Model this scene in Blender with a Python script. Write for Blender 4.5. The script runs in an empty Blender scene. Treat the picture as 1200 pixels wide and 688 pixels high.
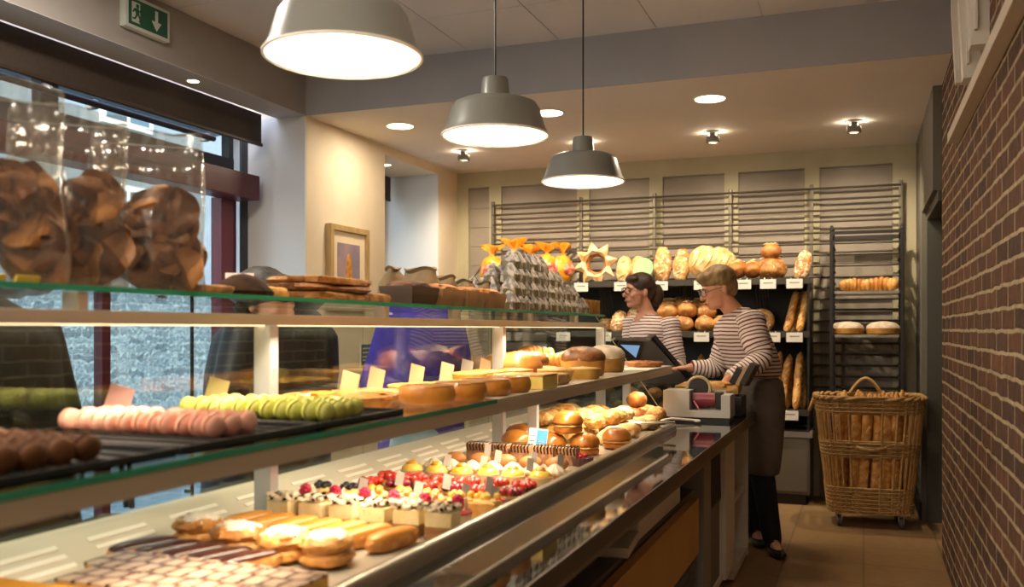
import bpy, bmesh, math, random
from math import sin, cos, pi, radians
from mathutils import Vector, Matrix, noise
random.seed(7)
S = bpy.context.scene
COL = S.collection

# ------------------------------------------------------------------ camera, sky, light, exposure
TH = radians(20.88); FPX = 1080.0; HZ = 386.0; CH = 1.30
cam_d = bpy.data.cameras.new('camera'); cam = bpy.data.objects.new('camera', cam_d); COL.objects.link(cam)
cam.location = (0, 0, CH); cam.rotation_euler = (pi/2, 0, TH)
cam_d.sensor_width = 36; cam_d.lens = 36*FPX/1200; cam_d.shift_y = (HZ-344)/1200
cam_d.clip_start = 0.05; cam_d.clip_end = 200
cam_d.dof.use_dof = True; cam_d.dof.focus_distance = 4.3; cam_d.dof.aperture_fstop = 2.8
S.camera = cam
S.view_settings.view_transform = 'Standard'; S.view_settings.look = 'None'
S.view_settings.gamma = 1.0; S.view_settings.use_curve_mapping = False
S.view_settings.exposure = 0.20
K_LAMP = 1.0

world = bpy.data.worlds.new('sky'); S.world = world; world.use_nodes = True
wn = world.node_tree.nodes; wl = world.node_tree.links; wn.clear()
wo = wn.new('ShaderNodeOutputWorld'); wb = wn.new('ShaderNodeBackground'); ws = wn.new('ShaderNodeTexSky')
ws.sky_type = 'NISHITA'; ws.sun_disc = False; ws.sun_elevation = radians(35); ws.sun_rotation = radians(150)
ws.air_density = 1.2; ws.dust_density = 2.5; ws.ozone_density = 2.0
wb.inputs['Strength'].default_value = 1.0
wl.new(ws.outputs[0], wb.inputs[0]); wl.new(wb.outputs[0], wo.inputs[0])

def light(name, kind, loc, energy, color=(1, .78, .52), size=.1, size_y=None, rot=(0, 0, 0), spot=None, blend=.5, spread=None):
    d = bpy.data.lights.new(name, kind); o = bpy.data.objects.new(name, d); COL.objects.link(o)
    o.location = loc; o.rotation_euler = rot; d.energy = energy; d.color = color
    if kind == 'AREA':
        d.shape = 'RECTANGLE' if size_y else 'DISK'; d.size = size
        if size_y: d.size_y = size_y
        if spread: d.spread = radians(spread)
    elif kind == 'SPOT':
        d.spot_size = spot; d.spot_blend = blend; d.shadow_soft_size = size
    else:
        d.shadow_soft_size = size
    return o
WARM = (1, .82, .60)

# ------------------------------------------------------------------ picture geometry (pixel of the 1200x688 frame -> metres)
def ray(u):
    r = (u-600)/FPX
    return (-sin(TH)+cos(TH)*r, cos(TH)+sin(TH)*r)
def at(u, v, X=None, Y=None, Z=None, D=None):
    rx, ry = ray(u)
    if X is not None: d = X/rx
    elif Y is not None: d = Y/ry
    elif Z is not None: d = (CH-Z)*FPX/(v-HZ)
    else: d = D
    return Vector((rx*d, ry*d, CH+(HZ-v)*d/FPX))

# ------------------------------------------------------------------ materials
def lin(h):
    if isinstance(h, str):
        h = h.lstrip('#'); c = [int(h[i:i+2], 16)/255 for i in (0, 2, 4)]
        return tuple(x/12.92 if x <= .04045 else ((x+.055)/1.055)**2.4 for x in c)+(1,)
    return tuple(h)+(1,)
MATS = {}
def mat(name, c1, c2=None, scale=14, rough=.55, metal=0, bump=0, bscale=None, spec=.5, detail=4, ramp=(.38, .62),
        var=0, stretch=(1, 1, 1), flour=None, sss=0, coat=0, emit=None, es=0):
    if name in MATS: return MATS[name]
    m = bpy.data.materials.new(name); m.use_nodes = True; MATS[name] = m
    n = m.node_tree.nodes; l = m.node_tree.links; p = n['Principled BSDF']
    p.inputs['Roughness'].default_value = rough; p.inputs['Metallic'].default_value = metal
    p.inputs['Specular IOR Level'].default_value = spec
    if coat: p.inputs['Coat Weight'].default_value = coat; p.inputs['Coat Roughness'].default_value = .08
    if sss:
        p.inputs['Subsurface Weight'].default_value = sss; p.inputs['Subsurface Radius'].default_value = (.01, .005, .003)
    p.inputs['Base Color'].default_value = lin(c1)
    if emit: p.inputs['Emission Color'].default_value = lin(emit); p.inputs['Emission Strength'].default_value = es
    if c2 or bump or var:
        tc = n.new('ShaderNodeTexCoord'); mp = n.new('ShaderNodeMapping'); oi = n.new('ShaderNodeObjectInfo')
        mp.inputs['Scale'].default_value = stretch
        l.new(tc.outputs['Object'], mp.inputs['Vector'])
        ml = n.new('ShaderNodeMath'); ml.operation = 'MULTIPLY'; ml.inputs[1].default_value = 37.0
        l.new(oi.outputs['Random'], ml.inputs[0]); l.new(ml.outputs[0], mp.inputs['Location'])
        out = None
        if c2:
            nt = n.new('ShaderNodeTexNoise'); nt.inputs['Scale'].default_value = scale; nt.inputs['Detail'].default_value = detail
            l.new(mp.outputs[0], nt.inputs['Vector'])
            cr = n.new('ShaderNodeValToRGB'); cr.color_ramp.elements[0].position = ramp[0]; cr.color_ramp.elements[1].position = ramp[1]
            cr.color_ramp.elements[0].color = lin(c1); cr.color_ramp.elements[1].color = lin(c2)
            l.new(nt.outputs['Fac'], cr.inputs[0]); out = cr.outputs[0]
        if flour:
            n2 = n.new('ShaderNodeTexNoise'); n2.inputs['Scale'].default_value = scale*2.2; n2.inputs['Detail'].default_value = 5
            l.new(mp.outputs[0], n2.inputs['Vector'])
            r2 = n.new('ShaderNodeValToRGB'); r2.color_ramp.elements[0].position = flour[1]; r2.color_ramp.elements[1].position = flour[1]+.12
            l.new(n2.outputs['Fac'], r2.inputs[0])
            mx = n.new('ShaderNodeMix'); mx.data_type = 'RGBA'
            l.new(r2.outputs[0], mx.inputs['Factor']); l.new(out, mx.inputs['A']); mx.inputs['B'].default_value = lin(flour[0]); out = mx.outputs['Result']
        if var:
            hs = n.new('ShaderNodeHueSaturation'); mr = n.new('ShaderNodeMapRange')
            mr.inputs['To Min'].default_value = 1-var; mr.inputs['To Max'].default_value = 1+var
            l.new(oi.outputs['Random'], mr.inputs['Value']); l.new(mr.outputs[0], hs.inputs['Value'])
            if out: l.new(out, hs.inputs['Color'])
            else: hs.inputs['Color'].default_value = lin(c1)
            out = hs.outputs[0]
        if out: l.new(out, p.inputs['Base Color'])
        if bump:
            nb = n.new('ShaderNodeTexNoise'); nb.inputs['Scale'].default_value = bscale or scale*2; nb.inputs['Detail'].default_value = 6
            l.new(mp.outputs[0], nb.inputs['Vector'])
            bp = n.new('ShaderNodeBump'); bp.inputs['Strength'].default_value = bump; bp.inputs['Distance'].default_value = .01
            l.new(nb.outputs['Fac'], bp.inputs['Height']); l.new(bp.outputs[0], p.inputs['Normal'])
    return m

def glassmat(name, tint='f4faf8', ior=1.45, rough=0.0, bump=0, bscale=30, gain=1.0, base=0.0, haze=0, stretch=(1, 1, 1)):
    m = bpy.data.materials.new(name); m.use_nodes = True; MATS[name] = m
    n = m.node_tree.nodes; l = m.node_tree.links; n.clear()
    o = n.new('ShaderNodeOutputMaterial'); mx = n.new('ShaderNodeMixShader'); t = n.new('ShaderNodeBsdfTransparent')
    g = n.new('ShaderNodeBsdfGlossy'); f = n.new('ShaderNodeFresnel'); f.inputs['IOR'].default_value = ior
    ge = n.new('ShaderNodeNewGeometry'); bi = n.new('ShaderNodeMapRange'); bi.inputs['To Min'].default_value = ior; bi.inputs['To Max'].default_value = 1/ior
    l.new(ge.outputs['Backfacing'], bi.inputs['Value']); l.new(bi.outputs[0], f.inputs['IOR'])   # same reflection on both faces of a pane
    t.inputs[0].default_value = lin(tint); g.inputs['Roughness'].default_value = rough
    mm = n.new('ShaderNodeMath'); mm.operation = 'MULTIPLY_ADD'; mm.inputs[1].default_value = gain; mm.inputs[2].default_value = base; mm.use_clamp = True
    l.new(f.outputs[0], mm.inputs[0]); l.new(mm.outputs[0], mx.inputs[0]); l.new(t.outputs[0], mx.inputs[1]); l.new(g.outputs[0], mx.inputs[2])
    res = mx.outputs[0]
    if haze:
        hz_ = n.new('ShaderNodeMixShader'); hz_.inputs[0].default_value = haze; df = n.new('ShaderNodeBsdfDiffuse'); df.inputs[0].default_value = (.75, .73, .7, 1)
        l.new(res, hz_.inputs[1]); l.new(df.outputs[0], hz_.inputs[2]); res = hz_.outputs[0]
    l.new(res, o.inputs[0])
    if bump:
        nb = n.new('ShaderNodeTexNoise'); nb.inputs['Scale'].default_value = bscale; tc = n.new('ShaderNodeTexCoord')
        mp = n.new('ShaderNodeMapping'); mp.inputs['Scale'].default_value = stretch; l.new(tc.outputs['Object'], mp.inputs[0]); l.new(mp.outputs[0], nb.inputs['Vector'])
        bp = n.new('ShaderNodeBump'); bp.inputs['Strength'].default_value = bump; bp.inputs['Distance'].default_value = .02
        l.new(nb.outputs['Fac'], bp.inputs['Height']); l.new(bp.outputs[0], g.inputs['Normal']); l.new(bp.outputs[0], f.inputs['Normal'])
    return m

def emis(name, col, st):
    m = bpy.data.materials.new(name); m.use_nodes = True; n = m.node_tree.nodes; l = m.node_tree.links; n.clear()
    o = n.new('ShaderNodeOutputMaterial'); e = n.new('ShaderNodeEmission'); e.inputs[0].default_value = lin(col); e.inputs[1].default_value = st
    l.new(e.outputs[0], o.inputs[0]); MATS[name] = m; return m

def brickmat(name, c1, c2, mortar, bw, bh, ms, axes, rough=.85, bump=.6, noise_amt=.35, off=.5, dist=.012, warp=.0):
    """axes: which object axes feed the brick texture"""
    m = bpy.data.materials.new(name); m.use_nodes = True; MATS[name] = m
    n = m.node_tree.nodes; l = m.node_tree.links; p = n['Principled BSDF']; p.inputs['Roughness'].default_value = rough
    tc = n.new('ShaderNodeTexCoord'); sp = n.new('ShaderNodeSeparateXYZ'); cb = n.new('ShaderNodeCombineXYZ')
    l.new(tc.outputs['Object'], sp.inputs[0]); l.new(sp.outputs[axes[0]], cb.inputs[0]); l.new(sp.outputs[axes[1]], cb.inputs[1])
    vec = cb.outputs[0]
    if warp:
        nw = n.new('ShaderNodeTexNoise'); nw.inputs['Scale'].default_value = 9; l.new(tc.outputs['Object'], nw.inputs['Vector'])
        sc = n.new('ShaderNodeVectorMath'); sc.operation = 'SCALE'; sc.inputs['Scale'].default_value = warp
        l.new(nw.outputs['Color'], sc.inputs[0])
        ad = n.new('ShaderNodeVectorMath'); l.new(vec, ad.inputs[0]); l.new(sc.outputs[0], ad.inputs[1]); vec = ad.outputs[0]
    b = n.new('ShaderNodeTexBrick'); b.inputs['Scale'].default_value = 1; b.inputs['Brick Width'].default_value = bw
    b.inputs['Row Height'].default_value = bh; b.inputs['Mortar Size'].default_value = ms; b.inputs['Mortar Smooth'].default_value = .3
    b.inputs['Color1'].default_value = lin(c1); b.inputs['Color2'].default_value = lin(c2); b.inputs['Mortar'].default_value = lin(mortar)
    b.offset = off; l.new(vec, b.inputs['Vector'])
    nt = n.new('ShaderNodeTexNoise'); nt.inputs['Scale'].default_value = 18; nt.inputs['Detail'].default_value = 8; l.new(tc.outputs['Object'], nt.inputs['Vector'])
    mr = n.new('ShaderNodeMapRange'); mr.inputs['To Min'].default_value = 1-noise_amt; mr.inputs['To Max'].default_value = 1+noise_amt; l.new(nt.outputs['Fac'], mr.inputs['Value'])
    hs = n.new('ShaderNodeHueSaturation'); l.new(b.outputs['Color'], hs.inputs['Color']); l.new(mr.outputs[0], hs.inputs['Value']); l.new(hs.outputs[0], p.inputs['Base Color'])
    ma = n.new('ShaderNodeMath'); ma.operation = 'MULTIPLY_ADD'; ma.inputs[1].default_value = -1; l.new(b.outputs['Fac'], ma.inputs[0])
    n3 = n.new('ShaderNodeMath'); n3.operation = 'MULTIPLY'; n3.inputs[1].default_value = .5; l.new(nt.outputs['Fac'], n3.inputs[0]); l.new(n3.outputs[0], ma.inputs[2])
    bp = n.new('ShaderNodeBump'); bp.inputs['Strength'].default_value = bump; bp.inputs['Distance'].default_value = dist
    l.new(ma.outputs[0], bp.inputs['Height']); l.new(bp.outputs[0], p.inputs['Normal'])
    return m

def stripemat(name, base, stripe, period, duty, uv=False, rough=.85):
    m = bpy.data.materials.new(name); m.use_nodes = True; MATS[name] = m
    n = m.node_tree.nodes; l = m.node_tree.links; p = n['Principled BSDF']; p.inputs['Roughness'].default_value = rough
    tc = n.new('ShaderNodeTexCoord'); sp = n.new('ShaderNodeSeparateXYZ'); l.new(tc.outputs['UV' if uv else 'Object'], sp.inputs[0])
    nt = n.new('ShaderNodeTexNoise'); nt.inputs['Scale'].default_value = 9; l.new(tc.outputs['Object'], nt.inputs['Vector'])
    a = n.new('ShaderNodeMath'); a.operation = 'MULTIPLY_ADD'; a.inputs[1].default_value = .012; l.new(nt.outputs['Fac'], a.inputs[0]); l.new(sp.outputs['Y' if uv else 'Z'], a.inputs[2])
    d = n.new('ShaderNodeMath'); d.operation = 'DIVIDE'; d.inputs[1].default_value = period; l.new(a.outputs[0], d.inputs[0])
    f = n.new('ShaderNodeMath'); f.operation = 'FRACT'; l.new(d.outputs[0], f.inputs[0])
    c = n.new('ShaderNodeMath'); c.operation = 'LESS_THAN'; c.inputs[1].default_value = duty; l.new(f.outputs[0], c.inputs[0])
    mx = n.new('ShaderNodeMix'); mx.data_type = 'RGBA'; mx.inputs['A'].default_value = lin(base); mx.inputs['B'].default_value = lin(stripe)
    l.new(c.outputs[0], mx.inputs['Factor']); l.new(mx.outputs['Result'], p.inputs['Base Color'])
    n4 = n.new('ShaderNodeTexNoise'); n4.inputs['Scale'].default_value = 14; l.new(tc.outputs['Object'], n4.inputs['Vector'])
    bp = n.new('ShaderNodeBump'); bp.inputs['Strength'].default_value = .5; bp.inputs['Distance'].default_value = .02; l.new(n4.outputs['Fac'], bp.inputs['Height']); l.new(bp.outputs[0], p.inputs['Normal'])
    return m

# ------------------------------------------------------------------ mesh builder
def basis(t):
    t = Vector(t).normalized(); a = Vector((0, 0, 1)) if abs(t.z) < .9 else Vector((1, 0, 0))
    x = a.cross(t).normalized(); return x, t.cross(x).normalized(), t
class MB:
    def __init__(s): s.v = []; s.f = []; s.uv = {}; s.bev = False
    def add(s, vs, fs, M=None):
        k = len(s.v); s.v += [tuple(M @ Vector(p)) if M else tuple(p) for p in vs]; s.f += [tuple(i+k for i in f) for f in fs]; return s
    def box(s, c, d, rz=0, bev=0, M=None, seg=2):
        T = Matrix.Translation(c) @ Matrix.Rotation(rz, 4, 'Z')
        if M is not None: T = Matrix.Translation(c) @ M
        if bev:
            s.bev = True; bm = bmesh.new(); bmesh.ops.create_cube(bm, size=1)
            for v in bm.verts: v.co = Vector((v.co.x*d[0], v.co.y*d[1], v.co.z*d[2]))
            bmesh.ops.bevel(bm, geom=bm.edges[:], offset=bev, segments=seg, profile=.5, affect='EDGES')
            bm.verts.index_update()
            s.add([v.co for v in bm.verts], [[v.index for v in f.verts] for f in bm.faces], T); bm.free(); return s
        x, y, z = d[0]/2, d[1]/2, d[2]/2
        vs = [(-x,-y,-z),(x,-y,-z),(x,y,-z),(-x,y,-z),(-x,-y,z),(x,-y,z),(x,y,z),(-x,y,z)]
        return s.add(vs, [(0,3,2,1),(4,5,6,7),(0,1,5,4),(1,2,6,5),(2,3,7,6),(3,0,4,7)], T)
    def b2(s, a, b, bev=0):
        return s.box([(a[i]+b[i])/2 for i in range(3)], [abs(b[i]-a[i]) for i in range(3)], bev=bev)
    def rings(s, R, cap=(True, True), closed=False):
        n = len(R[0]); k = len(s.v)
        for r in R: s.v += [tuple(p) for p in r]
        m = len(R)
        for i in range(m if closed else m-1):
            j = (i+1) % m
            for q in range(n):
                w = (q+1) % n; s.f.append((k+i*n+q, k+i*n+w, k+j*n+w, k+j*n+q))
        if not closed:
            if cap[0]: s.f.append(tuple(k+q for q in reversed(range(n))))
            if cap[1]: s.f.append(tuple(k+(m-1)*n+q for q in range(n)))
        return s
    def cyl(s, p0, p1, r0, r1=None, seg=16):
        if r1 is None: r1 = r0
        p0, p1 = Vector(p0), Vector(p1); x, y, t = basis(p1-p0)
        return s.rings([[p+x*r*cos(a)+y*r*sin(a) for a in [2*pi*i/seg for i in range(seg)]] for p, r in ((p0, r0), (p1, r1))])
    def tube(s, pts, r, seg=8, closed=False, sx=1.0):
        pts = [Vector(p) for p in pts]; n = len(pts); R = []; px = None
        for i, p in enumerate(pts):
            a = pts[(i-1) % n] if (closed or i) else p; b = pts[(i+1) % n] if (closed or i < n-1) else p
            t = (b-a).normalized()
            if px is None: x, y, _ = basis(t)
            else:
                x = px-t*px.dot(t); x.normalize(); y = t.cross(x)
            px = x; rr = r[i] if isinstance(r, (list, tuple)) else r
            R.append([p+x*rr*sx*cos(q)+y*rr*sin(q) for q in [2*pi*k/seg for k in range(seg)]])
        return s.rings(R, closed=closed)
    def lathe(s, prof, c=(0, 0, 0), seg=24, sx=1, sy=1, fn=None, M=None):
        R = []
        for r, z in prof:
            ring = []
            for k in range(seg):
                a = 2*pi*k/seg; q = r*(fn(a, r, z) if fn else 1)
                p = Vector((q*cos(a)*sx, q*sin(a)*sy, z))
                ring.append((M @ p if M is not None else p)+Vector(c))
            R.append(ring)
        return s.rings(R)
    def ell(s, c, d, M=None, us=16, vs=10, fn=None, e=1.0):
        """ellipsoid, radii d; e<1 makes it boxier; fn(unit)->scale"""
        R = []; sg = lambda x: (1 if x >= 0 else -1)*abs(x)**e
        for i in range(vs+1):
            ph = -pi/2+pi*i/vs; ph = max(-pi/2+.02, min(pi/2-.02, ph)); ring = []
            for k in range(us):
                a = 2*pi*k/us; u = Vector((sg(cos(ph))*sg(cos(a)), sg(cos(ph))*sg(sin(a)), sg(sin(ph))))
                w = fn(u) if fn else 1
                p = Vector((u.x*d[0]*w, u.y*d[1]*w, u.z*d[2]*w))
                ring.append((M @ p if M is not None else p)+Vector(c))
            R.append(ring)
        return s.rings(R)
    def prism(s, poly, h, M=None, z0=0):
        n = len(poly); vs = [(p[0], p[1], z0) for p in poly]+[(p[0], p[1], z0+h) for p in poly]
        fs = [tuple(reversed(range(n))), tuple(range(n, 2*n))]+[(i, (i+1) % n, n+(i+1) % n, n+i) for i in range(n)]
        return s.add(vs, fs, M)
    def loft(s, rs, seg=20, cap=(True, True)):
        """rs: list of (centre, x-vector, y-vector); uv.y = length along"""
        R = []; L = 0; pc = None; k0 = len(s.v)
        for c, x, y in rs:
            c, x, y = Vector(c), Vector(x), Vector(y)
            if pc is not None: L += (c-pc).length
            pc = c; ring = [c+x*cos(2*pi*k/seg)+y*sin(2*pi*k/seg) for k in range(seg)]
            for k in range(seg): s.uv[k0+len(R)*seg+k] = (k/seg, L)
            R.append(ring)
        return s.rings(R, cap=cap)
    def build(s, name, m, parent=None, loc=None, rz=0, smooth=True, ang=38, sub=0, remesh=0, smit=0, rot=None):
        me = bpy.data.meshes.new(name); me.from_pydata(s.v, [], s.f); me.update()
        bm = bmesh.new(); bm.from_mesh(me); bmesh.ops.recalc_face_normals(bm, faces=bm.faces[:]); bm.to_mesh(me); bm.free()
        if s.uv:
            ul = me.uv_layers.new(name='UVMap')
            for lp in me.loops:
                q = s.uv.get(lp.vertex_index)
                if q: ul.data[lp.index].uv = q
        if smooth:
            me.shade_smooth()
            if not (remesh or sub): me.set_sharp_from_angle(angle=radians(ang))
        me.materials.append(m)
        o = bpy.data.objects.new(name, me); COL.objects.link(o)
        if parent is not None: o.parent = parent
        if loc is not None: o.location = loc
        o.rotation_euler = rot if rot else (0, 0, rz)
        if remesh:
            r = o.modifiers.new('r', 'REMESH'); r.mode = 'VOXEL'; r.voxel_size = remesh; r.use_smooth_shade = True
        if smit:
            q = o.modifiers.new('s', 'SMOOTH'); q.iterations = smit; q.factor = .5
        if s.bev and smooth and not (remesh or sub):
            q = o.modifiers.new('w', 'WEIGHTED_NORMAL'); q.keep_sharp = True
        if sub:
            q = o.modifiers.new('u', 'SUBSURF'); q.levels = sub; q.render_levels = sub
        return o

def tag(o, label=None, cat=None, group=None, kind=None):
    if label: o['label'] = label
    if cat: o['category'] = cat
    if group: o['group'] = group
    if kind: o['kind'] = kind
    return o
def thing(name, label, cat, loc=(0, 0, 0), rz=0, group=None):
    o = bpy.data.objects.new(name, None); COL.objects.link(o); o.empty_display_size = .05
    o.location = loc; o.rotation_euler = (0, 0, rz); return tag(o, label, cat, group)
def structure(o): o['kind'] = 'structure'; return o
def kids(o): return [c for c in ALLKIDS.get(o.name, [])] if False else list(o.children)
def dup(root, loc, rz=0, label=None, group=None, sc=None, rot=None):
    r = root.copy(); COL.objects.link(r); r.location = loc; r.rotation_euler = rot if rot else (0, 0, rz)
    if label: r['label'] = label
    if group: r['group'] = group
    if sc: r.scale = (sc, sc, sc) if not isinstance(sc, tuple) else sc
    for ch in root.children:
        c = ch.copy(); COL.objects.link(c); c.parent = r
        for g in ch.children:
            d = g.copy(); COL.objects.link(d); d.parent = c
    return r
def spread(protos, spots, labels, group=None):
    """spots: (loc, rz[, scale[, rot]]); protos: one or several things of the same kind, first used then copied"""
    used = set(); out = []
    for i, sp in enumerate(spots):
        p = protos[i % len(protos)]; k = i % len(protos); lb = labels[i] if isinstance(labels, list) else labels
        sc = sp[2] if len(sp) > 2 else None; rot = sp[3] if len(sp) > 3 else None
        if k not in used:
            used.add(k); o = p; o.location = sp[0]; o.rotation_euler = rot if rot else (0, 0, sp[1])
            if sc: o.scale = (sc, sc, sc) if not isinstance(sc, tuple) else sc
            o['label'] = lb
            if group: o['group'] = group
        else: o = dup(p, sp[0], sp[1], lb, group, sc, rot)
        out.append(o)
    return out
ORD = ['first', 'second', 'third', 'fourth', 'fifth', 'sixth', 'seventh', 'eighth', 'ninth', 'tenth']
def nth(i, n, side='left'):
    if i == 0: return {'left': 'leftmost', 'front': 'nearest', 'back': 'farthest'}[side]
    if i == n-1: return {'left': 'rightmost', 'front': 'farthest', 'back': 'nearest'}[side]
    return ORD[i]+{'left': ' from the left', 'front': ' from the near end', 'back': ' from the far end'}[side]
def nz(p, s, seed=0): return noise.noise(Vector(p)*s+Vector((seed*7.3, seed*3.1, seed)))
# ------------------------------------------------------------------ common materials
M_white = mat('painted_plaster', 'd9d0c4', 'd3cabd', 3, .8)
M_pier = mat('cream_plaster', 'e0d2ba', 'd9caaf', 3, .8)
M_low = mat('low_ceiling_paint', 'e2dace', 'ddd5c9', 2, .8)
M_soff = mat('soffit_paint', 'cbc4bc', 'c6bfb7', 3, .8)
M_floor = brickmat('floor_tiles', '8d6f4c', '96774f', '79603f', .42, .42, .006, ('X', 'Y'), rough=.45, bump=.12, noise_amt=.22, off=0)
M_brick = brickmat('dark_brick', '3d2415', '643c22', 'a3906f', .27, .0725, .0085, ('Y', 'Z'), bump=1.0, noise_amt=.75, dist=.025, warp=.02)
M_frame = mat('khaki_paint', 'b4ab8c', 'aca383', 4, .6)
M_panel = mat('taupe_shutter', '94897a', '8d8273', 6, .6)
M_dark = mat('dark_metal', '2a2724', None, rough=.45, metal=.3)
M_black = mat('black_plastic', '141414', None, rough=.4)
M_blackgloss = mat('black_polished_stone', '0f0e0c', None, rough=.04, spec=.5)
M_steel = mat('brushed_steel', 'c9c5b4', 'bdb8a8', 30, .24, metal=.85, stretch=(1, .05, 1))
M_whitemetal = mat('white_lacquered_metal', 'd9d4c9', None, rough=.35)
M_rail = mat('champagne_rail', 'bbae98', None, rough=.4, metal=.3)
M_maroon = mat('maroon_lacquer', '4a1620', '551a26', 5, .4)
M_blind = mat('brown_roller_blind', '40352c', '3b3028', 60, .8)
M_glass = glassmat('clear_glass', 'f2f8f6')
M_glassc = glassmat('case_glass', 'f1f6f3', 1.5, gain=1.0, base=.015)
M_green = mat('green_glass_edge', '2f8a6a', None, rough=.1, emit=None)
M_paper = mat('white_card', 'd8d3c8', None, rough=.7)
M_stone = brickmat('rubble_stone', '5f6972', '8b959c', '9aa3a8', .30, .11, .016, ('Y', 'Z'), bump=1.0, noise_amt=.75, dist=.12, warp=.22)
M_cobble = brickmat('street_paving', '7d8c92', '93a1a4', '6c7b7c', .22, .14, .01, ('Y', 'X'), bump=.5, noise_amt=.4, warp=.04)
M_lampgrey = mat('grey_enamel', '7c7c75', None, rough=.3, coat=.3)
M_lampin = mat('white_enamel', 'f2eee4', None, rough=.5)
M_led = emis('warm_lamp_glow', 'ffe2b0', 9)
M_bulb = emis('bulb_glow', 'ffdca6', 22)

# ------------------------------------------------------------------ setting
XL, XR, YB, YF = -3.41, .42, 7.59, -1.6
ZC, ZL = 3.0, 2.70
XW = -3.88     # window plane
YBEAM = 5.16
structure(MB().b2((XW-.05, YF-.1, -.1), (1.6, YB+.1, 0)).build('floor', M_floor))
# upper tiled ceiling: tile seams are real grooves between panels
cm = MB()
ty = [YF]+[YBEAM-.62*i for i in range(11, -1, -1)]
tx = [XL+.58*i for i in range(0, 7)]+[XR+.2]
for i in range(len(ty)-1):
    for j in range(len(tx)-1):
        cm.b2((tx[j]+.003, ty[i]+.003, ZC), (tx[j+1]-.003, ty[i+1]-.003, ZC+.02))
cm.b2((XL-.1, YF-.1, ZC+.008), (1.6, YBEAM+.05, ZC+.12))
structure(cm.build('ceiling', mat('ceiling_tile', 'dcd7d2', 'd8d3ce', 3, .9), smooth=False))
structure(MB().b2((XL-.6, YBEAM, ZL), (1.6, YB+.1, ZC+.15)).build('trim_1', M_low))          # lowered ceiling, its front is the beam
# walls
wb_ = MB()
wb_.b2((XL-.6, YB, 0), (1.6, YB+.1, ZC)); structure(wb_.build('wall_back', M_frame))
structure(MB().b2((XL-.6, YF-.1, 0), (1.6, YF, ZC+.1)).build('wall_front', M_soff))
# brick wall turned very slightly, ends at Y=5.81
bwm = MB().b2((0, YF, 0), (.12, 5.81, ZC)); structure(bwm.build('wall_right', M_brick, loc=(XR, 0, 0)))
rw = MB()
rw.b2((.37, 6.86, 0), (.5, YB, ZL)); rw.b2((.372, 5.812, 2.1), (.5, 6.86, ZL))
structure(rw.build('trim_2', mat('grey_green_wall', '6d685b', '676256', 4, .7)))
dj = MB(); dj.b2((.40, 6.80, 0), (.5, 6.86, 2.1)); dj.b2((.40, 5.812, 2.04), (.5, 6.80, 2.1))
structure(dj.build('door_1', mat('dark_door_frame', '4d4a41', None, rough=.6)))
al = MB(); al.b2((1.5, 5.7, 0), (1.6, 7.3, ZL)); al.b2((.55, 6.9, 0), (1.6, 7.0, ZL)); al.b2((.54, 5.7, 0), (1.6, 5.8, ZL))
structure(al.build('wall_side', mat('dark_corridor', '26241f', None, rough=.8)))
# left wall: piers, niche with second window
lw = MB()
lw.b2((XW, YBEAM, 0), (XL, 6.22, ZL)); lw.b2((XW-.12, 7.17, 0), (XL, YB, ZL)); lw.b2((XW, 6.22, 2.63), (XL, 7.17, ZL)); lw.b2((XW-.12, 6.22, 0), (XL, 7.17, .75))
structure(lw.build('wall_left', M_pier))
rv = MB(); rv.b2((XW-.12, YBEAM-.012, 0), (XL-.002, YBEAM, ZL)); rv.b2((XW-.12, 7.158, .75), (XL-.002, 7.17, 2.63))
structure(rv.build('trim_3', mat('white_reveal', 'd6d8da', None, rough=.8)))
structure(MB().b2((XW-.1, YF, 2.66), (XW, YBEAM, ZC)).b2((XW-.1, YF-.1, 0), (XW, -1.2, ZC)).build('wall_outer', M_soff))
# soffit along the shop window
sf = MB(); sf.b2((-3.63, YF, ZL), (XL, YBEAM, ZC)); structure(sf.build('trim_4', mat('grey_soffit', 'a59f9a', 'a09a95', 3, .8)))
structure(MB().b2((XL, YBEAM-.006, ZL), (XR, YBEAM, ZC)).build('trim_9', mat('grey_beam', 'a8a7a8', 'a3a2a3', 3, .8)))
structure(MB().b2((-3.632, YF, ZL-.004), (XL+.001, YBEAM, ZL)).build('trim_5', mat('soffit_underside', 'b9bcbf', None, rough=.7)))
# skirting
structure(MB().b2((.355, 6.86, 0), (.37, YB, .12)).build('baseboard_right', M_dark))

# shop windows
def frame_rect(m, y0, y1, z0, z1, w=.05, t=.06, x=XW):
    m.b2((x-t, y0, z0), (x, y0+w, z1)); m.b2((x-t, y1-w, z0), (x, y1, z1)); m.b2((x-t, y0+w, z1-w), (x, y1-w, z1)); m.b2((x-t, y0+w, z0), (x, y1-w, z0+w))
M_blackframe = mat('black_window_frame', '15161a', None, rough=.4)
# transom row
tr = MB(); ys = [-1.2, 1.2, 3.55, 5.02]
for a, b in zip(ys, ys[1:]): frame_rect(tr, a, b, 2.31, 2.66, .045)
w1 = structure(tr.build('window_1', M_blackframe))
tr2 = MB().b2((XW-.055, -1.2, 2.312), (XW+.004, 5.02, 2.42))
for y in ys[1:3]: tr2.b2((XW-.058, y-.055, 2.42), (XW+.003, y+.055, 2.655))
tr2.build('transom_bar', M_blackframe, w1)
gl = MB()
for a, b in zip(ys, ys[1:]): gl.b2((XW-.035, a+.04, 2.35), (XW-.029, b-.04, 2.63))
gl.build('glass_pane', M_glass, w1)
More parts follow.
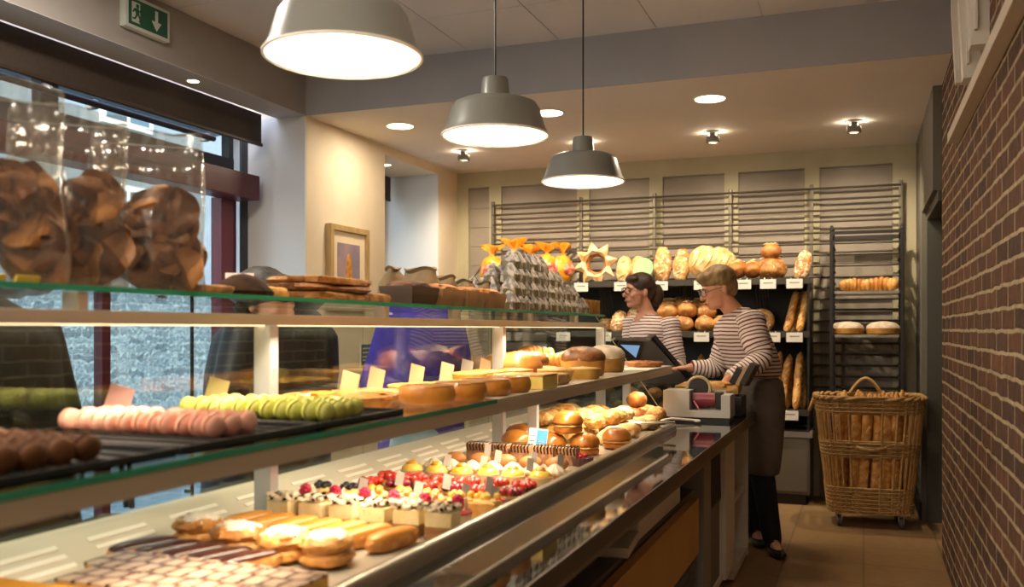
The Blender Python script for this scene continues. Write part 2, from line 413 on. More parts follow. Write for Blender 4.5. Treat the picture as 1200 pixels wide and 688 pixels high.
# tall shop front panes with maroon mullions
w2m = MB(); ym = [-1.2, .45, 2.1, 3.93, 5.02]
for y in ym: w2m.b2((XW-.06, y-.03, 0), (XW, y+.03, 2.31))
w2m.b2((XW-.06, -1.2, 0), (XW, 5.02, .05)); w2m.b2((XW-.055, -1.2, 2.16), (XW-.005, 5.02, 2.31))
w2 = structure(w2m.build('window_2', M_maroon))
g2 = MB()
for a, b in zip(ym, ym[1:]): g2.b2((XW-.035, a+.03, .05), (XW-.029, b-.03, 2.16))
g2.build('glass_pane', M_glass, w2)
g3 = MB().b2((XW-.05, 4.86, .05), (XW+.03, 4.98, 2.15)); g3.build('door_stile', mat('maroon_bright', '6b2436', None, rough=.35), w2)
g4 = MB().cyl((XW+.05, 4.56, .25), (XW+.05, 4.56, 1.66), .011); g4.b2((XW, 4.55, .3), (XW+.05, 4.57, .32)); g4.b2((XW, 4.55, 1.58), (XW+.05, 4.57, 1.60)); g4.build('pull_bar', M_blackframe, w2)
structure(MB().b2((XW, YBEAM-.075, 0), (XW+.02, YBEAM-.013, 2.66)).build('trim_6', mat('grey_jamb', '3a3d42', None, rough=.6)))
# second window in the niche
n3 = MB(); frame_rect(n3, 6.22, 7.15, .75, 2.63, .06, .05, XW-.04); w3 = structure(n3.build('window_3', M_whitemetal))
MB().b2((XW-.072, 6.28, .8), (XW-.066, 7.1, 2.58)).build('glass_pane', M_glass, w3)
# maroon operator box over the door
ob = thing('door_operator', 'long maroon box above the shop door beside the left reveal', 'door operator', (XW+.09, 4.2, 2.145))
MB().box((0, 0, .08), (.18, 1.72, .16), bev=.006).build('casing', M_maroon, ob)
MB().b2((.09, -.8, .05), (.094, .1, .06)).b2((.09, -.8, .085), (.094, .1, .095)).build('grille', M_dark, ob)
# roller blind on the shop window
rb = thing('roller_blind', 'wide dark brown roller blind rolled up over the shop window', 'blind', (-3.66, 1.72, 2.49))
MB().b2((-.01, -3.3, .02), (.0, 3.3, .208)).build('fabric', M_blind, rb)
MB().box((-.005, 0, .01), (.024, 6.62, .022), bev=.005).build('bottom_bar', mat('brown_bar', '3a2d22', None, rough=.5), rb)
MB().cyl((-.06, -3.3, .165), (-.06, 3.3, .165), .04).build('roller', M_blind, rb)
rb2 = thing('roller_blind', 'short dark roller blind at the top of the niche window', 'blind', (XW+.03, 6.68, 2.42))
MB().b2((0, -.43, .01), (.008, .43, .2)).build('fabric', M_blind, rb2); MB().box((.004, 0, .0), (.02, .86, .02), bev=.004).build('bottom_bar', M_dark, rb2)
# curtain rail tube seen through the transom
tb = thing('blind_rail', 'grey tube with white brackets running across the transom window', 'rail', (XW+.06, 3.0, 2.5))
MB().cyl((0, -1.9, 0), (0, 1.75, 0), .018).build('tube', mat('grey_tube', '4c5058', None, rough=.4), tb)
for yy in (-.6, .8, 1.7): MB().box((-.03, yy, 0), (.06, .03, .05), bev=.004).build('bracket', M_whitemetal, tb)

# back wall panelling: stiles, top rail are the wall; recessed shutters are panels
pj = MB()
XP = [-3.04, -2.235, -1.607, -.994, -.376, .262]
cells = [(-3.30, -3.10)]+[(a+.055, b-.055) for a, b in zip(XP, XP[1:])]
st = MB()
edges = [XL]+[c for ab in cells for c in ab]+[.37]
for i in range(0, len(edges), 2): st.b2((edges[i], YB-.03, 0), (edges[i+1], YB, ZL))
for a, b in cells: st.b2((a, YB-.03, 2.56), (b, YB, ZL))
structure(st.build('trim_7', M_frame))
for a, b in cells:
    z = 0.0
    while z < 2.56:
        pj.b2((a+.002, YB-.012, z), (b-.002, YB-.001, min(z+.166, 2.557))); z += .17
structure(pj.build('trim_8', M_panel))

# bread rack on the back wall
rk = thing('bread_wall_rack', 'tall metal rack of posts and horizontal rods against the back wall', 'rack', (-1.4, 7.5, 0))
for x in XP: MB().box((x+1.4, 0, 1.21), (.028, .03, 2.42), bev=.004).build('post', mat('taupe_metal', '6a6254', None, rough=.45, metal=.4), rk)
z = 2.385
for i in range(20):
    MB().cyl((XP[0]+1.4, -.012, z), (XP[-1]+1.4, -.012, z), .009, seg=8).build('rod', mat('brown_rod', '4d4538', None, rough=.45, metal=.4), rk); z -= .085

# outside
structure(MB().b2((-30, -14, -.12), (XW-.1, 30, -.02)).build('street_ground', M_cobble))
structure(MB().b2((-9.3, -6, -.02), (-9, 30, 1.78)).build('street_wall', M_stone))
bd = thing('building', 'white rendered house across the street behind the stone wall', 'building', (-12, 8, 0))
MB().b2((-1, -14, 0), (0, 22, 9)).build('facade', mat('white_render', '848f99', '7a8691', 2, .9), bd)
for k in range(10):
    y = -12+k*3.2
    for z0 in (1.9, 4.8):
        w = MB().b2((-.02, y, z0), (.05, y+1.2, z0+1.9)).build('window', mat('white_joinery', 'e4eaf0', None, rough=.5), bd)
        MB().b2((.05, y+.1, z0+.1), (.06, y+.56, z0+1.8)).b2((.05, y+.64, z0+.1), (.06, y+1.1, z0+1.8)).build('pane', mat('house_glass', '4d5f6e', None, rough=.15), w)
cp = thing('canopy', 'grey canopy projecting over the street outside the transom window', 'canopy', (XW-.1, 2.5, 2.72))
MB().prism([(0, 0), (-.55, -.02), (-.6, .04), (-.55, .1), (0, .14)], 6.0, M=Matrix(((1, 0, 0, 0), (0, 0, 1, -3), (0, 1, 0, 0), (0, 0, 0, 1)))).build('slab', mat('canopy_grey', '5e666e', None, rough=.7), cp)

# ------------------------------------------------------------------ ceiling fittings
def pendant(loc, lb):
    t = thing('pendant_lamp', lb, 'lamp', loc, 0, 'pendant lamps over the counter')
    outer = [(.2, 0), (.203, .004), (.19, .028), (.168, .1), (.155, .12), (.13, .131), (.058, .135), (.056, .14), (.05, .21), (.046, .218), (.01, .222)]
    inner = [(.197, .002), (.186, .028), (.164, .098), (.15, .116), (.12, .126), (.02, .128)]
    MB().lathe(outer, seg=48).build('lamp_shade', M_lampgrey, t)
    # open the base: rebuild as shell
    sh = t.children[0]; bm = bmesh.new(); bm.from_mesh(sh.data); bm.faces.ensure_lookup_table()
    big = [f for f in bm.faces if len(f.verts) > 10 and abs(f.calc_center_median().z) < .001]; bmesh.ops.delete(bm, geom=big, context='FACES_ONLY'); bm.to_mesh(sh.data); bm.free()
    li = MB().lathe(inner, seg=48).build('reflector', M_lampin, t)
    bm = bmesh.new(); bm.from_mesh(li.data)
    big = [f for f in bm.faces if len(f.verts) > 10 and f.calc_center_median().z < .01]; bmesh.ops.delete(bm, geom=big, context='FACES_ONLY'); bm.to_mesh(li.data); bm.free()
    MB().lathe([(.199, -.003), (.205, -.001), (.205, .004), (.199, .005)], seg=48).build('rim', M_lampin, t)
    rim = [c for c in t.children if c.name.startswith('rim')][0]; bm = bmesh.new(); bm.from_mesh(rim.data)
    big = [f for f in bm.faces if len(f.verts) > 10]; bmesh.ops.delete(bm, geom=big, context='FACES_ONLY'); bm.to_mesh(rim.data); bm.free()
    MB().ell((0, 0, .075), (.032, .032, .042)).build('bulb', M_bulb, t)
    MB().cyl((0, 0, .22), (0, 0, ZC-loc[2]), .004, seg=8).build('cord', M_black, t)
    MB().cyl((0, 0, .105), (0, 0, .13), .02).build('socket', M_whitemetal, t)
    light('pendant_light', 'POINT', (loc[0], loc[1], loc[2]+.02), 9*K_LAMP, WARM, .04)
pendant((-1.25, 2.06, 2.0), 'nearest of the three grey enamel pendant lamps, largest in view')
pendant((-1.30, 3.23, 2.03), 'middle one of the three grey enamel pendant lamps over the counter')
pendant((-1.28, 4.33, 2.02), 'farthest of the three grey enamel pendant lamps, in front of the panelled wall')
for i, (x, lb) in enumerate(((-2.98, 'round recessed ceiling light nearest the left wall'), (-1.90, 'round recessed ceiling light partly hidden behind the middle pendant'), (-.87, 'round recessed ceiling light right of the pendants'))):
    t = thing('recessed_light', lb, 'ceiling light', (x, 5.65, ZL), 0, 'recessed lights in the low ceiling')
    MB().lathe([(.088, -.004), (.1, -.004), (.102, 0), (.088, 0)], seg=32).build('trim_ring', M_whitemetal, t)
    MB().cyl((0, 0, -.005), (0, 0, -.003), .09, seg=32).build('diffuser', M_led, t)
    light('recessed_area', 'AREA', (x, 5.65, ZL-.02), 9*K_LAMP, WARM, .18)
for x, lb in ((-2.93, 'small surface spot on the low ceiling behind the middle pendant'), (-1.95, 'small surface spot above the farthest pendant lamp'), (-1.0, 'small surface spot left of the one by the brick wall'), (-.06, 'small surface spot nearest the brick wall')):
    t = thing('surface_spot', lb, 'ceiling light', (x, 6.62, ZL), 0, 'surface spots near the back wall')
    MB().lathe([(.06, 0), (.06, -.006), (.028, -.008), (.028, -.03), (.046, -.034), (.048, -.06), (.046, -.074), (.034, -.074), (.034, -.055)], seg=24).build('housing', mat('spot_grey', '77726a', None, rough=.5), t)
    MB().cyl((0, 0, -.060), (0, 0, -.058), .033, seg=20).build('lens', M_led, t)
    light('spot_wash', 'SPOT', (x, 6.62, ZL-.08), 66*K_LAMP, WARM, .03, rot=(radians(32), 0, 0), spot=radians(115), blend=.8)
    for dx in (-.05, .05): light('spot_glow', 'POINT', (x+dx, 6.62, ZL-.022), .6*K_LAMP, WARM, .006)
# unseen ceiling panels added to lift the ambient light, most behind the camera
for i, (x, y) in enumerate(((-2.4, .55), (-1.0, .2), (-2.4, -.8), (-1.0, -1.0), (-2.6, 2.6), (-.15, 1.3))):
    t = thing('fill_panel_light', 'added unseen fill panel in the tiled ceiling, %s of those above the sales floor' % ('first', 'second', 'third', 'fourth', 'fifth', 'last')[i], 'ceiling light', (x, y, ZC), 0, 'added fill panels in the tiled ceiling')
    MB().box((0, 0, -.006), (.32, .32, .012), bev=.003).build('frame', M_whitemetal, t)
    MB().b2((-.14, -.14, -.0135), (.14, .14, -.0122)).build('diffuser', MATS['warm_lamp_glow'], t)
    light('fill_panel_area', 'AREA', (x, y, ZC-.02), (34 if x < -2 else 8 if x > -.5 else 14)*K_LAMP, (1, .89, .76), .28, .28)
for y, lb in ((2.42, 'small soffit downlight at the left edge of the view'), (4.20, 'small soffit downlight near the exit end of the window')):
    t = thing('soffit_downlight', lb, 'ceiling light', (-3.52, y, ZL-.004), 0, 'soffit downlights')
    MB().lathe([(.03, -.002), (.04, -.003), (.042, 0), (.03, 0)], seg=20).build('trim_ring', M_whitemetal, t)
    MB().cyl((0, 0, -.004), (0, 0, -.002), .031, seg=20).build('lens', M_led, t)
t = thing('niche_downlight', 'tiny recessed downlight at the top of the window niche', 'ceiling light', (-3.6, 6.6, 2.63))
MB().lathe([(.03, -.002), (.04, -.003), (.042, 0), (.03, 0)], seg=20).build('trim_ring', M_whitemetal, t)
MB().cyl((0, 0, -.004), (0, 0, -.002), .031, seg=20).build('lens', M_led, t)
# exit sign on the soffit face
ex = thing('exit_sign', 'green emergency exit sign with running man and down arrow on the soffit', 'sign', (XL, 3.69, 2.80))
M_sg = mat('exit_green', '1f5a41', None, rough=.3); M_sw = mat('sign_white', 'c9cfc6', None, rough=.5)
MB().box((.02, 0, .07), (.04, .31, .165), bev=.006).build('housing', M_sw, ex)
MB().b2((.04, -.135, .005), (.0415, .135, .135)).build('sign_face', M_sg, ex)
X = lambda pts, nm, h=.0012: MB().prism(pts, h, M=Matrix(((0, 0, 1, .0415), (1, 0, 0, 0), (0, 1, 0, .07), (0, 0, 0, 1)))).build(nm, M_sw, ex)
X([(-.115, -.05), (-.06, -.05), (-.06, .05), (-.115, .05)], 'doorway_pictogram')
X([(.045, .05), (.065, .05), (.065, -.005), (.09, -.005), (.055, -.052), (.02, -.005), (.045, -.005)], 'arrow_pictogram')
rm = MB(); X2 = lambda pts: rm.prism(pts, .0012, M=Matrix(((0, 0, 1, .0428), (1, 0, 0, 0), (0, 1, 0, .07), (0, 0, 0, 1))))
X2([(-.078+.011*cos(a), .033+.011*sin(a)) for a in [2*pi*i/12 for i in range(12)]])
X2([(-.1, .02), (-.072, .022), (-.066, -.008), (-.088, -.01)]); X2([(-.072, .02), (-.05, .008), (-.054, .002), (-.074, .01)]); X2([(-.1, .02), (-.112, .0), (-.106, -.004), (-.092, .012)])
X2([(-.078, -.008), (-.066, -.008), (-.055, -.028), (-.06, -.045), (-.068, -.045), (-.066, -.028)]); X2([(-.088, -.008), (-.076, -.01), (-.095, -.036), (-.112, -.036), (-.112, -.028), (-.098, -.028)])
rm.build('running_figure', M_sg, ex)
# picture on the pier
pf = thing('picture_frame', 'pale wooden picture frame with a baguette photograph on the left wall', 'picture', (XL, 5.65, 1.44))
fm = MB()
for a, b in (((0, -.26, 0), (.045, -.222, .58)), ((0, .222, 0), (.045, .26, .58)), ((0, -.222, .542), (.045, .222, .58)), ((0, -.222, 0), (.045, .222, .038))): fm.b2(a, b)
fm.build('frame', mat('pale_wood', 'b99d6c', 'a98c5c', 20, .5, stretch=(1, 1, .2)), pf)
MB().b2((.0, -.222, .038), (.025, .222, .542)).build('mount', mat('cream_mount', 'e6d6b6', None, rough=.8), pf)
MB().b2((.025, -.15, .1), (.027, .15, .46)).build('print', mat('lilac_print', '8b7f90', 'a58c92', 5, .7), pf)
MB().ell((.027, 0, .24), (.006, .045, .155)).build('printed_baguette', mat('printed_crust', 'b0752f', 'd49a4c', 30, .7), pf)
# ledge with thick white boards on the brick wall
lg = thing('wall_ledge', 'long white wooden ledge high on the brick wall', 'shelf', (XR, 3.0, 2.17))
MB().box((-.025, -.6, .03), (.05, 4.8, .05), bev=.004).build('board', mat('white_ledge', 'c4b8a4', None, rough=.6), lg)
for y, z0, w, lb in ((4.28, 2.33, .05, 'farthest thick white board fixed high on the brick wall'), (3.98, 2.27, .07, 'middle thick white board fixed high on the brick wall'), (3.72, 2.32, .09, 'nearest thick white board fixed high on the brick wall')):
    t = thing('white_board', lb, 'board', (XR, y, z0), 0, 'white boards above the ledge')
    MB().prism([(-.06, 0), (.0, 0), (0, .62), (-.075, .62), (-.075, .3)], w, M=Matrix(((1, 0, 0, 0), (0, 0, 1, -w/2), (0, 1, 0, 0), (0, 0, 0, 1)))).build('panel', mat('white_wood', 'd8d2c4', None, rough=.6), t)
    MB().box((-.045, 0, .3), (.012, w*1.5, .5), bev=.003).build('batten', mat('white_wood', 'd8d2c4', None, rough=.6), t)
# ------------------------------------------------------------------ the display counter
DZ = .82                       # deck height
MZ = 1.096                     # middle shelf top
TZ = 1.384                     # top shelf top
Y0, Y1 = -.6, 5.14
YX = lambda: Matrix(((1, 0, 0, 0), (0, 0, 1, 0), (0, 1, 0, 0), (0, 0, 0, 1)))   # prism poly (x,z) pulled along +Y
ct = thing('display_counter', 'long refrigerated pastry counter with stainless front rail and black polished worktop', 'counter', (0, 0, 0))
M_body = mat('counter_grey', '6c675e', None, rough=.55); M_cw = mat('counter_white', 'd9d2c4', None, rough=.5)
MB().b2((-1.58, Y0, .1), (-.96, Y1+.2, .80)).build('body', M_body, ct)
MB().b2((-1.54, Y0, 0), (-.70, 5.34, .1)).build('plinth', M_dark, ct)
MB().b2((-.848, Y0, .79), (-.575, 4.302, .83)).b2((-1.03, 4.302, .79), (-.575, 5.40, .83)).build('worktop', M_blackgloss, ct)
MB().b2((-.576, Y0, .788), (-.571, 5.40, .832)).build('edge_strip', mat('dark_edge', '2b2019', None, rough=.3), ct)
MB().b2((-.61, Y0, .768), (-.58, 5.40, .79)).build('under_rail', mat('grey_rail', '7b756b', None, rough=.4, metal=.4), ct)
MB().b2((-1.46, Y0, .79), (-.86, Y1, DZ)).build('deck', mat('beige_steel', 'a89e8a', '9d9380', 6, .32, metal=.25), ct)
rp = [(-.812, .80)]+[(-.834+.015*cos(a), .852+.014*sin(a)) for a in [radians(d) for d in (5, 30, 55, 80, 105, 130, 155, 175)]]+[(-.850, .80)]
MB().prism(rp, 4.3-Y0, M=Matrix(((1, 0, 0, 0), (0, 0, 1, Y0), (0, 1, 0, 0), (0, 0, 0, 1)))).build('front_rail', M_steel, ct)
M_ledge = mat('cream_ledge', 'd3c8b2', None, rough=.45)
MB().prism([(-1.46, .81), (-1.565, .866), (-1.63, .868), (-1.63, .80)], Y1-Y0, M=Matrix(((1, 0, 0, 0), (0, 0, 1, Y0), (0, 1, 0, 0), (0, 0, 0, 1)))).build('rear_ledge', M_ledge, ct)
vs = MB()
y = Y0+.1; nrm = Vector((.056, 0, .105)).normalized()
while y < Y1-.2:
    for q in (.25, .5, .75):
        c = Vector((-1.46-.105*q, y+.09, .81+.056*q))+nrm*.0015
        vs.box(c, (.012, .17, .003), M=Matrix.Rotation(radians(28), 4, 'Y'))
    y += .25
vs.build('vent_slots', mat('vent_glint', 'f6f0e2', None, rough=.4), ct)  # light catching in the slots, painted on as near-white bars
# staff side front
MB().b2((-.65, .6, .40), (-.62, 3.74, .62)).build('drawer_front', mat('ochre_front', 'b98d48', 'ae8442', 3, .5), ct)
lv = MB()
for k in range(9): lv.box((-.635, 3.1, .12+k*.03), (.012, 1.2, .014), M=Matrix.Rotation(radians(35), 4, 'Y'))
lv.build('louvre', M_black, ct)
MB().b2((-.96, 3.86, .1), (-.62, 4.05, .785)).build('divider', mat('divider_grey', '8b857a', None, rough=.5), ct)
MB().b2((-.96, 4.48, .1), (-.615, 4.80, .785)).build('divider', M_cw, ct)
MB().b2((-.96, 5.37, .02), (-.615, 5.40, .788)).b2((-.96, 4.8, .02), (-.94, 5.4, .788)).build('end_panel', M_cw, ct)
MB().b2((-.95, 4.8, .39), (-.63, 5.37, .41)).build('shelf', M_cw, ct)
MB().b2((-.95, 4.8, .02), (-.62, 5.37, .06)).build('shelf', M_cw, ct)
MB().b2((-.95, 4.05, .1), (-.63, 4.48, .13)).build('shelf', M_cw, ct)
MB().b2((-.95, .6, .62), (-.66, 3.86, .635)).build('shelf', M_body, ct)
# upper structure
M_post = mat('pearl_post', 'b6b5b3', None, rough=.35, metal=.1)
for y in (1.94, 3.52, 5.09):
    MB().box((-1.40, y, (DZ+1.31)/2), (.05, .035, 1.31-DZ), bev=.003).cyl((-1.376, y, 1.2), (-1.373, y, 1.2), .005, seg=8).build('post', M_post, ct)
for y in (3.52, 5.09):
    MB().box((-1.25, y, (DZ+MZ-.012)/2), (.04, .03, MZ-.012-DZ), bev=.003).cyl((-1.23, y, 1.03), (-1.227, y, 1.03), .005, seg=8).build('leg', M_post, ct)
MB().box((-1.40, (Y0+Y1)/2, 1.3235), (.032, Y1-Y0, .027), bev=.002).build('top_rail', M_rail, ct)
MB().b2((-1.412, Y0, 1.3085), (-1.392, Y1, 1.3105)).build('light_strip', emis('strip_glow', 'ffdca8', 3.2), ct)
for y in (.9, 1.35, 2.55, 3.1, 3.9, 4.6):
    MB().b2((-1.43, y-.012, 1.336), (-1.39, y+.012, 1.372)).build('bracket', M_rail, ct)
for a, b in ((Y0, 2.50), (2.506, 5.14)):
    MB().b2((-1.92, a, 1.373), (-1.388, b, TZ)).build('top_shelf', M_glassc, ct)
    MB().b2((-1.388, a, 1.373), (-1.3865, b, TZ)).build('top_shelf_edge', M_green, ct)
MB().b2((-1.54, Y0, 1.085), (-1.0, 2.50, MZ)).build('middle_shelf', M_glassc, ct)
MB().b2((-1.0, Y0, 1.085), (-.9985, 2.50, MZ)).build('middle_shelf_edge', M_green, ct)
MB().b2((-1.54, 2.506, 1.085), (-1.0, Y1, MZ)).build('middle_shelf', mat('opal_shelf', 'bdb39e', None, rough=.25), ct)
MB().b2((-1.03, Y0, 1.062), (-1.0, Y1, 1.085)).build('middle_rail', M_rail, ct)
MB().b2((-1.004, Y0, 1.052), (-1.0, Y1, 1.062)).build('rail_lip', M_rail, ct)
MB().b2((-1.03, Y0, 1.0605), (-1.02, Y1, 1.0618)).build('light_strip', emis('strip_dim', 'ffdca8', 1.0), ct)
for a, b in ((Y0, 1.1), (1.106, 2.8), (2.806, 3.95), (3.956, Y1)):
    MB().b2((-1.626, a, .868), (-1.62, b, 1.372)).build('front_pane', M_glassc, ct)
MB().prism([(-1.62, .868), (-1.62, 1.372), (-1.46, 1.388), (-1.04, .80), (-1.04, .79), (-1.46, .79)], .006, M=Matrix(((1, 0, 0, 0), (0, 0, 1, 5.145), (0, 1, 0, 0), (0, 0, 0, 1)))).build('end_pane', M_glassc, ct)
MB().tube([(-1.455, 5.148, 1.388), (-1.035, 5.148, .80)], .0025, 6).build('end_pane_edge', mat('pane_edge', 'b9ad8c', None, rough=.2), ct)
light('case_light', 'AREA', (-1.33, 2.3, 1.305), 23*K_LAMP, WARM, .03, 5.4, rot=(0, radians(-2), 0), spread=120)
light('case_light', 'AREA', (-1.045, 2.3, 1.058), 24*K_LAMP, WARM, .03, 5.4, rot=(0, radians(18), 0), spread=125)

# ------------------------------------------------------------------ food materials
B_crust = mat('golden_crust', 'b0702a', 'd6a554', 22, .5, bump=.5, var=.1)
B_brown = mat('brown_crust', '8a4f1e', 'b97a35', 20, .5, bump=.6, var=.1)
B_flour = mat('floured_crust', 'a8672c', 'cf9a55', 16, .7, bump=.5, var=.08, flour=('ead3ac', .52))
B_pale = mat('pale_loaf', 'd0994f', 'e8c68c', 12, .65, bump=.4, var=.06, flour=('f0dfbf', .55))
B_bag = mat('baguette_crust', 'b8762f', 'dba95f', 28, .55, bump=.6, var=.1, flour=('f0d9ae', .66))
B_bun = mat('glossy_bun', '9a561a', 'c07c2e', 10, .3, bump=.15, coat=.25, var=.08)
B_choux = mat('choux_pastry', 'a3662a', 'c99048', 26, .6, bump=.7, var=.06)
M_choc = mat('dark_chocolate', '2d160d', '3a1e12', 20, .22, bump=.1, coat=.3)
M_choci = mat('chocolate_icing', '33180f', '442215', 8, .32, coat=.25)
M_coff = mat('coffee_icing', 'b9792c', 'c98b3c', 8, .4, coat=.15)
M_cream = mat('whipped_cream', 'e6d8ba', 'dccaa6', 20, .6)
M_sponge = mat('sponge', 'cf9f5a', 'b98545', 60, .8, bump=.5)
M_yel = mat('lemon_cream', 'f0bb36', 'f6cd58', 12, .25, coat=.4)
M_straw = mat('strawberry', 'c2231a', 'e0432a', 30, .2, coat=.7, bump=.2)
M_straw2 = mat('strawberry_deep', '7c1420', '9c1a28', 30, .2, coat=.7, bump=.2)
M_rasp = mat('raspberry', 'b01236', 'c62348', 40, .35, bump=.3)
M_pinkgl = mat('pink_glaze', 'c8384a', 'd8606a', 10, .15, coat=.7)
M_sugar = mat('icing_sugar', 'd9cdba', 'b58a56', 30, .9, bump=.8, ramp=(.55, .7), spec=.1)
M_card = mat('gold_card', 'b8965a', None, rough=.4)
M_tag = mat('clear_tag', '9c9388', None, rough=.3)
M_tart = mat('tart_shell', 'c18a43', 'd6a45c', 24, .6, bump=.4)
lump = lambda seed, amt=.12, s=2.2: (lambda u: 1+amt*nz(u, s, seed))

# ------------------------------------------------------------------ deck pastries
def mk_eclair(icing, lb):
    t = thing('eclair', lb, 'eclair')
    MB().ell((0, 0, .02), (.08, .026, .021), e=.75, us=20, fn=lump(1, .06)).build('choux', B_choux, t)
    MB().ell((0, 0, .029), (.075, .024, .0155), e=.75, us=20).build('icing', icing, t)
    return t
def mk_powdered(seed):
    t = thing('cream_puff', 'x', 'cream puff')
    MB().ell((0, 0, .015), (.048, .043, .015), e=.9, us=20, fn=lump(seed, .2, 3)).build('base', B_choux, t)
    MB().ell((0, 0, .024), (.040, .036, .010), us=20, fn=lump(seed+4, .2, 5)).build('cream', mat('praline_cream', 'c79a5c', 'd9b47a', 20, .6), t)
    MB().ell((0, 0, .038), (.047, .042, .019), us=24, vs=12, fn=lump(seed+2, .2, 4)).build('top', B_choux, t)
    MB().ell((0, 0, .046), (.039, .034, .0135), us=24, vs=12, fn=lump(seed+3, .3, 4)).build('sugar', M_sugar, t)
    return t
def mk_cube(seed):
    t = thing('layer_cake', 'x', 'cake'); r = random.Random(seed)
    MB().box((0, 0, .014), (.068, .06, .028), bev=.002).build('sponge', mat('layered_sponge', 'a87a44', '8a5e34', 60, .8, bump=.5, stretch=(.4, .4, 4)), t)
    MB().box((0, 0, .045), (.067, .059, .034), bev=.003).build('cream', mat('vanilla_cream', 'dcc488', 'e6d4a2', 30, .5, flour=('6a4a35', .66)), t)
    for nm, m, k in (('white_crumbs', M_cream, 60), ('dark_crumbs', M_choc, 26)):
        c = MB()
        for i in range(k):
            c.box((r.uniform(-.031, .031), r.uniform(-.027, .027), .065+r.uniform(0, .012)), (.011, .009, .007), M=Matrix.Rotation(r.uniform(0, 3), 4, 'Z') @ Matrix.Rotation(r.uniform(-.8, .8), 4, 'X'))
        c.build(nm, m, t)
    return t
def rasp(c=(0, 0, 0), r=.011):
    m = MB()
    for i in range(26):
        ph = math.acos(1-2*(i+.5)/26); a = i*2.4
        m.ell((c[0]+r*.72*sin(ph)*cos(a), c[1]+r*.72*sin(ph)*sin(a), c[2]+r*1.0*cos(ph)+r), (r*.4,)*3, us=7, vs=5)
    m.ell((c[0], c[1], c[2]+r), (r*.75, r*.75, r*1.05)); return m
def mk_raspcake():
    t = thing('raspberry_cake', 'x', 'cake')
    MB().lathe([(.034, 0), (.034, .034), (.033, .038)]).build('mousse', mat('pale_mousse', 'e6cfa4', 'edd9b4', 20, .5), t)
    MB().lathe([(.0, .036), (.036, .036), (.0365, .041), (.033, .044), (0, .0445)][1:]).build('glaze', M_pinkgl, t)
    rasp((0, 0, .046), .016).build('raspberry', M_rasp, t)
    MB().box((.018, .012, .058), (.002, .016, .03), M=Matrix.Rotation(.4, 4, 'X')).build('white_shard', M_cream, t)
    return t
def mk_fruit(kind):
    t = thing('fruit_slice', 'x', 'cake'); r = random.Random(kind)
    MB().box((0, 0, .022), (.07, .062, .044), bev=.005).build('sponge', mat('golden_sponge', 'cf9442', 'dfae62', 40, .75, bump=.5), t)
    MB().ell((0, 0, .044), (.034, .03, .008), us=20, fn=lump(kind, .2, 5)).build('cream', mat('custard', 'e8bf6d', 'efcf8a', 20, .4), t)
    m = MB()
    for i in range(9):
        m.ell((r.uniform(-.024, .024), r.uniform(-.022, .022), .054+r.uniform(0, .006)), (.0095, .008, .008), us=10, vs=7)
    m.build('fruit', [mat('blackcurrant', '14101a', '2a1a2c', 20, .25, coat=.5), mat('orange_fruit', 'e07a1c', 'f0a53a', 20, .25, coat=.5), mat('yellow_fruit', 'ecb02e', 'f3ca58', 20, .25, coat=.5)][kind % 3], t)
    return t
def mk_tart(fill, shell, r0=.036, fruitseed=1, h=.02, pieces=9, pr=.011):
    t = thing('fruit_tart', 'x', 'tart'); r = random.Random(fruitseed)
    MB().lathe([(r0*.86, 0), (r0, h), (r0*.95, h), (r0*.9, h*.8)], seg=32, fn=lambda a, q, z: 1+.025*cos(a*16)).build('tart_shell', shell, t)
    m = MB()
    for i in range(pieces):
        a = i*2.4; q = r0*.8*math.sqrt((i+.3)/pieces)
        m.ell((q*cos(a), q*sin(a), h+.004+r.uniform(0, .006)), (pr, pr*.75, pr*.8), M=Matrix.Rotation(a, 3, 'Z') @ Matrix.Rotation(r.uniform(-.6, .6), 3, 'Y'), us=9, vs=7)
    m.build('strawberries' if pieces else 'filling', fill, t)
    return t
def mk_disc():
    t = thing('chocolate_tart', 'x', 'tart')
    MB().lathe([(.034, 0), (.039, .02), (.036, .021), (.034, .018)], seg=32).build('tart_shell', M_choc, t)
    MB().lathe([(.035, .017), (.034, .0195), (.02, .0205)], seg=28).build('ganache', M_choci, t)
    m = MB()
    for k in range(5): m.ell((.014*cos(k*1.3), .014*sin(k*1.3), .023), (.006, .005, .004), us=8, vs=6)
    m.build('fruit', [M_straw, MATS['orange_fruit']][0], t); return t
def mk_dome():
    t = thing('lemon_tart', 'x', 'tart')
    MB().lathe([(.028, 0), (.037, .026), (.035, .027), (.033, .024)], seg=28, fn=lambda a, q, z: 1+.02*cos(a*14)).build('tart_shell', mat('paper_case', 'd8b98a', None, rough=.6), t)
    MB().ell((0, 0, .028), (.034, .034, .02), us=20, fn=lump(3, .1, 4)).build('filling', M_yel, t)
    MB().ell((0, 0, .045), (.018, .018, .012), us=14, fn=lump(5, .25, 5)).build('topping', mat('caramel_top', 'c07f22', 'e2a93a', 20, .3, coat=.4), t)
    return t
def mk_swirl():
    t = thing('cream_swirl', 'x', 'pastry')
    MB().lathe([(.026, 0), (.03, .012)], seg=20).build('biscuit', B_crust, t)
    MB().lathe([(.029, .012), (.033, .019), (.03, .026), (.026, .028), (.023, .033), (.016, .037), (.011, .042), (.003, .046)], seg=40, fn=lambda a, q, z: 1+.1*cos(a*9+z*60)).build('cream', M_cream, t)
    return t
def mk_madeleine():
    return tag(MB().ell((0, 0, .024), (.04, .027, .024), us=20, fn=lump(2, .06, 2)).build('brown_financier', mat('biscuit_brown', 'b06f38', 'bd7d45', 10, .55)), 'x', 'cake')
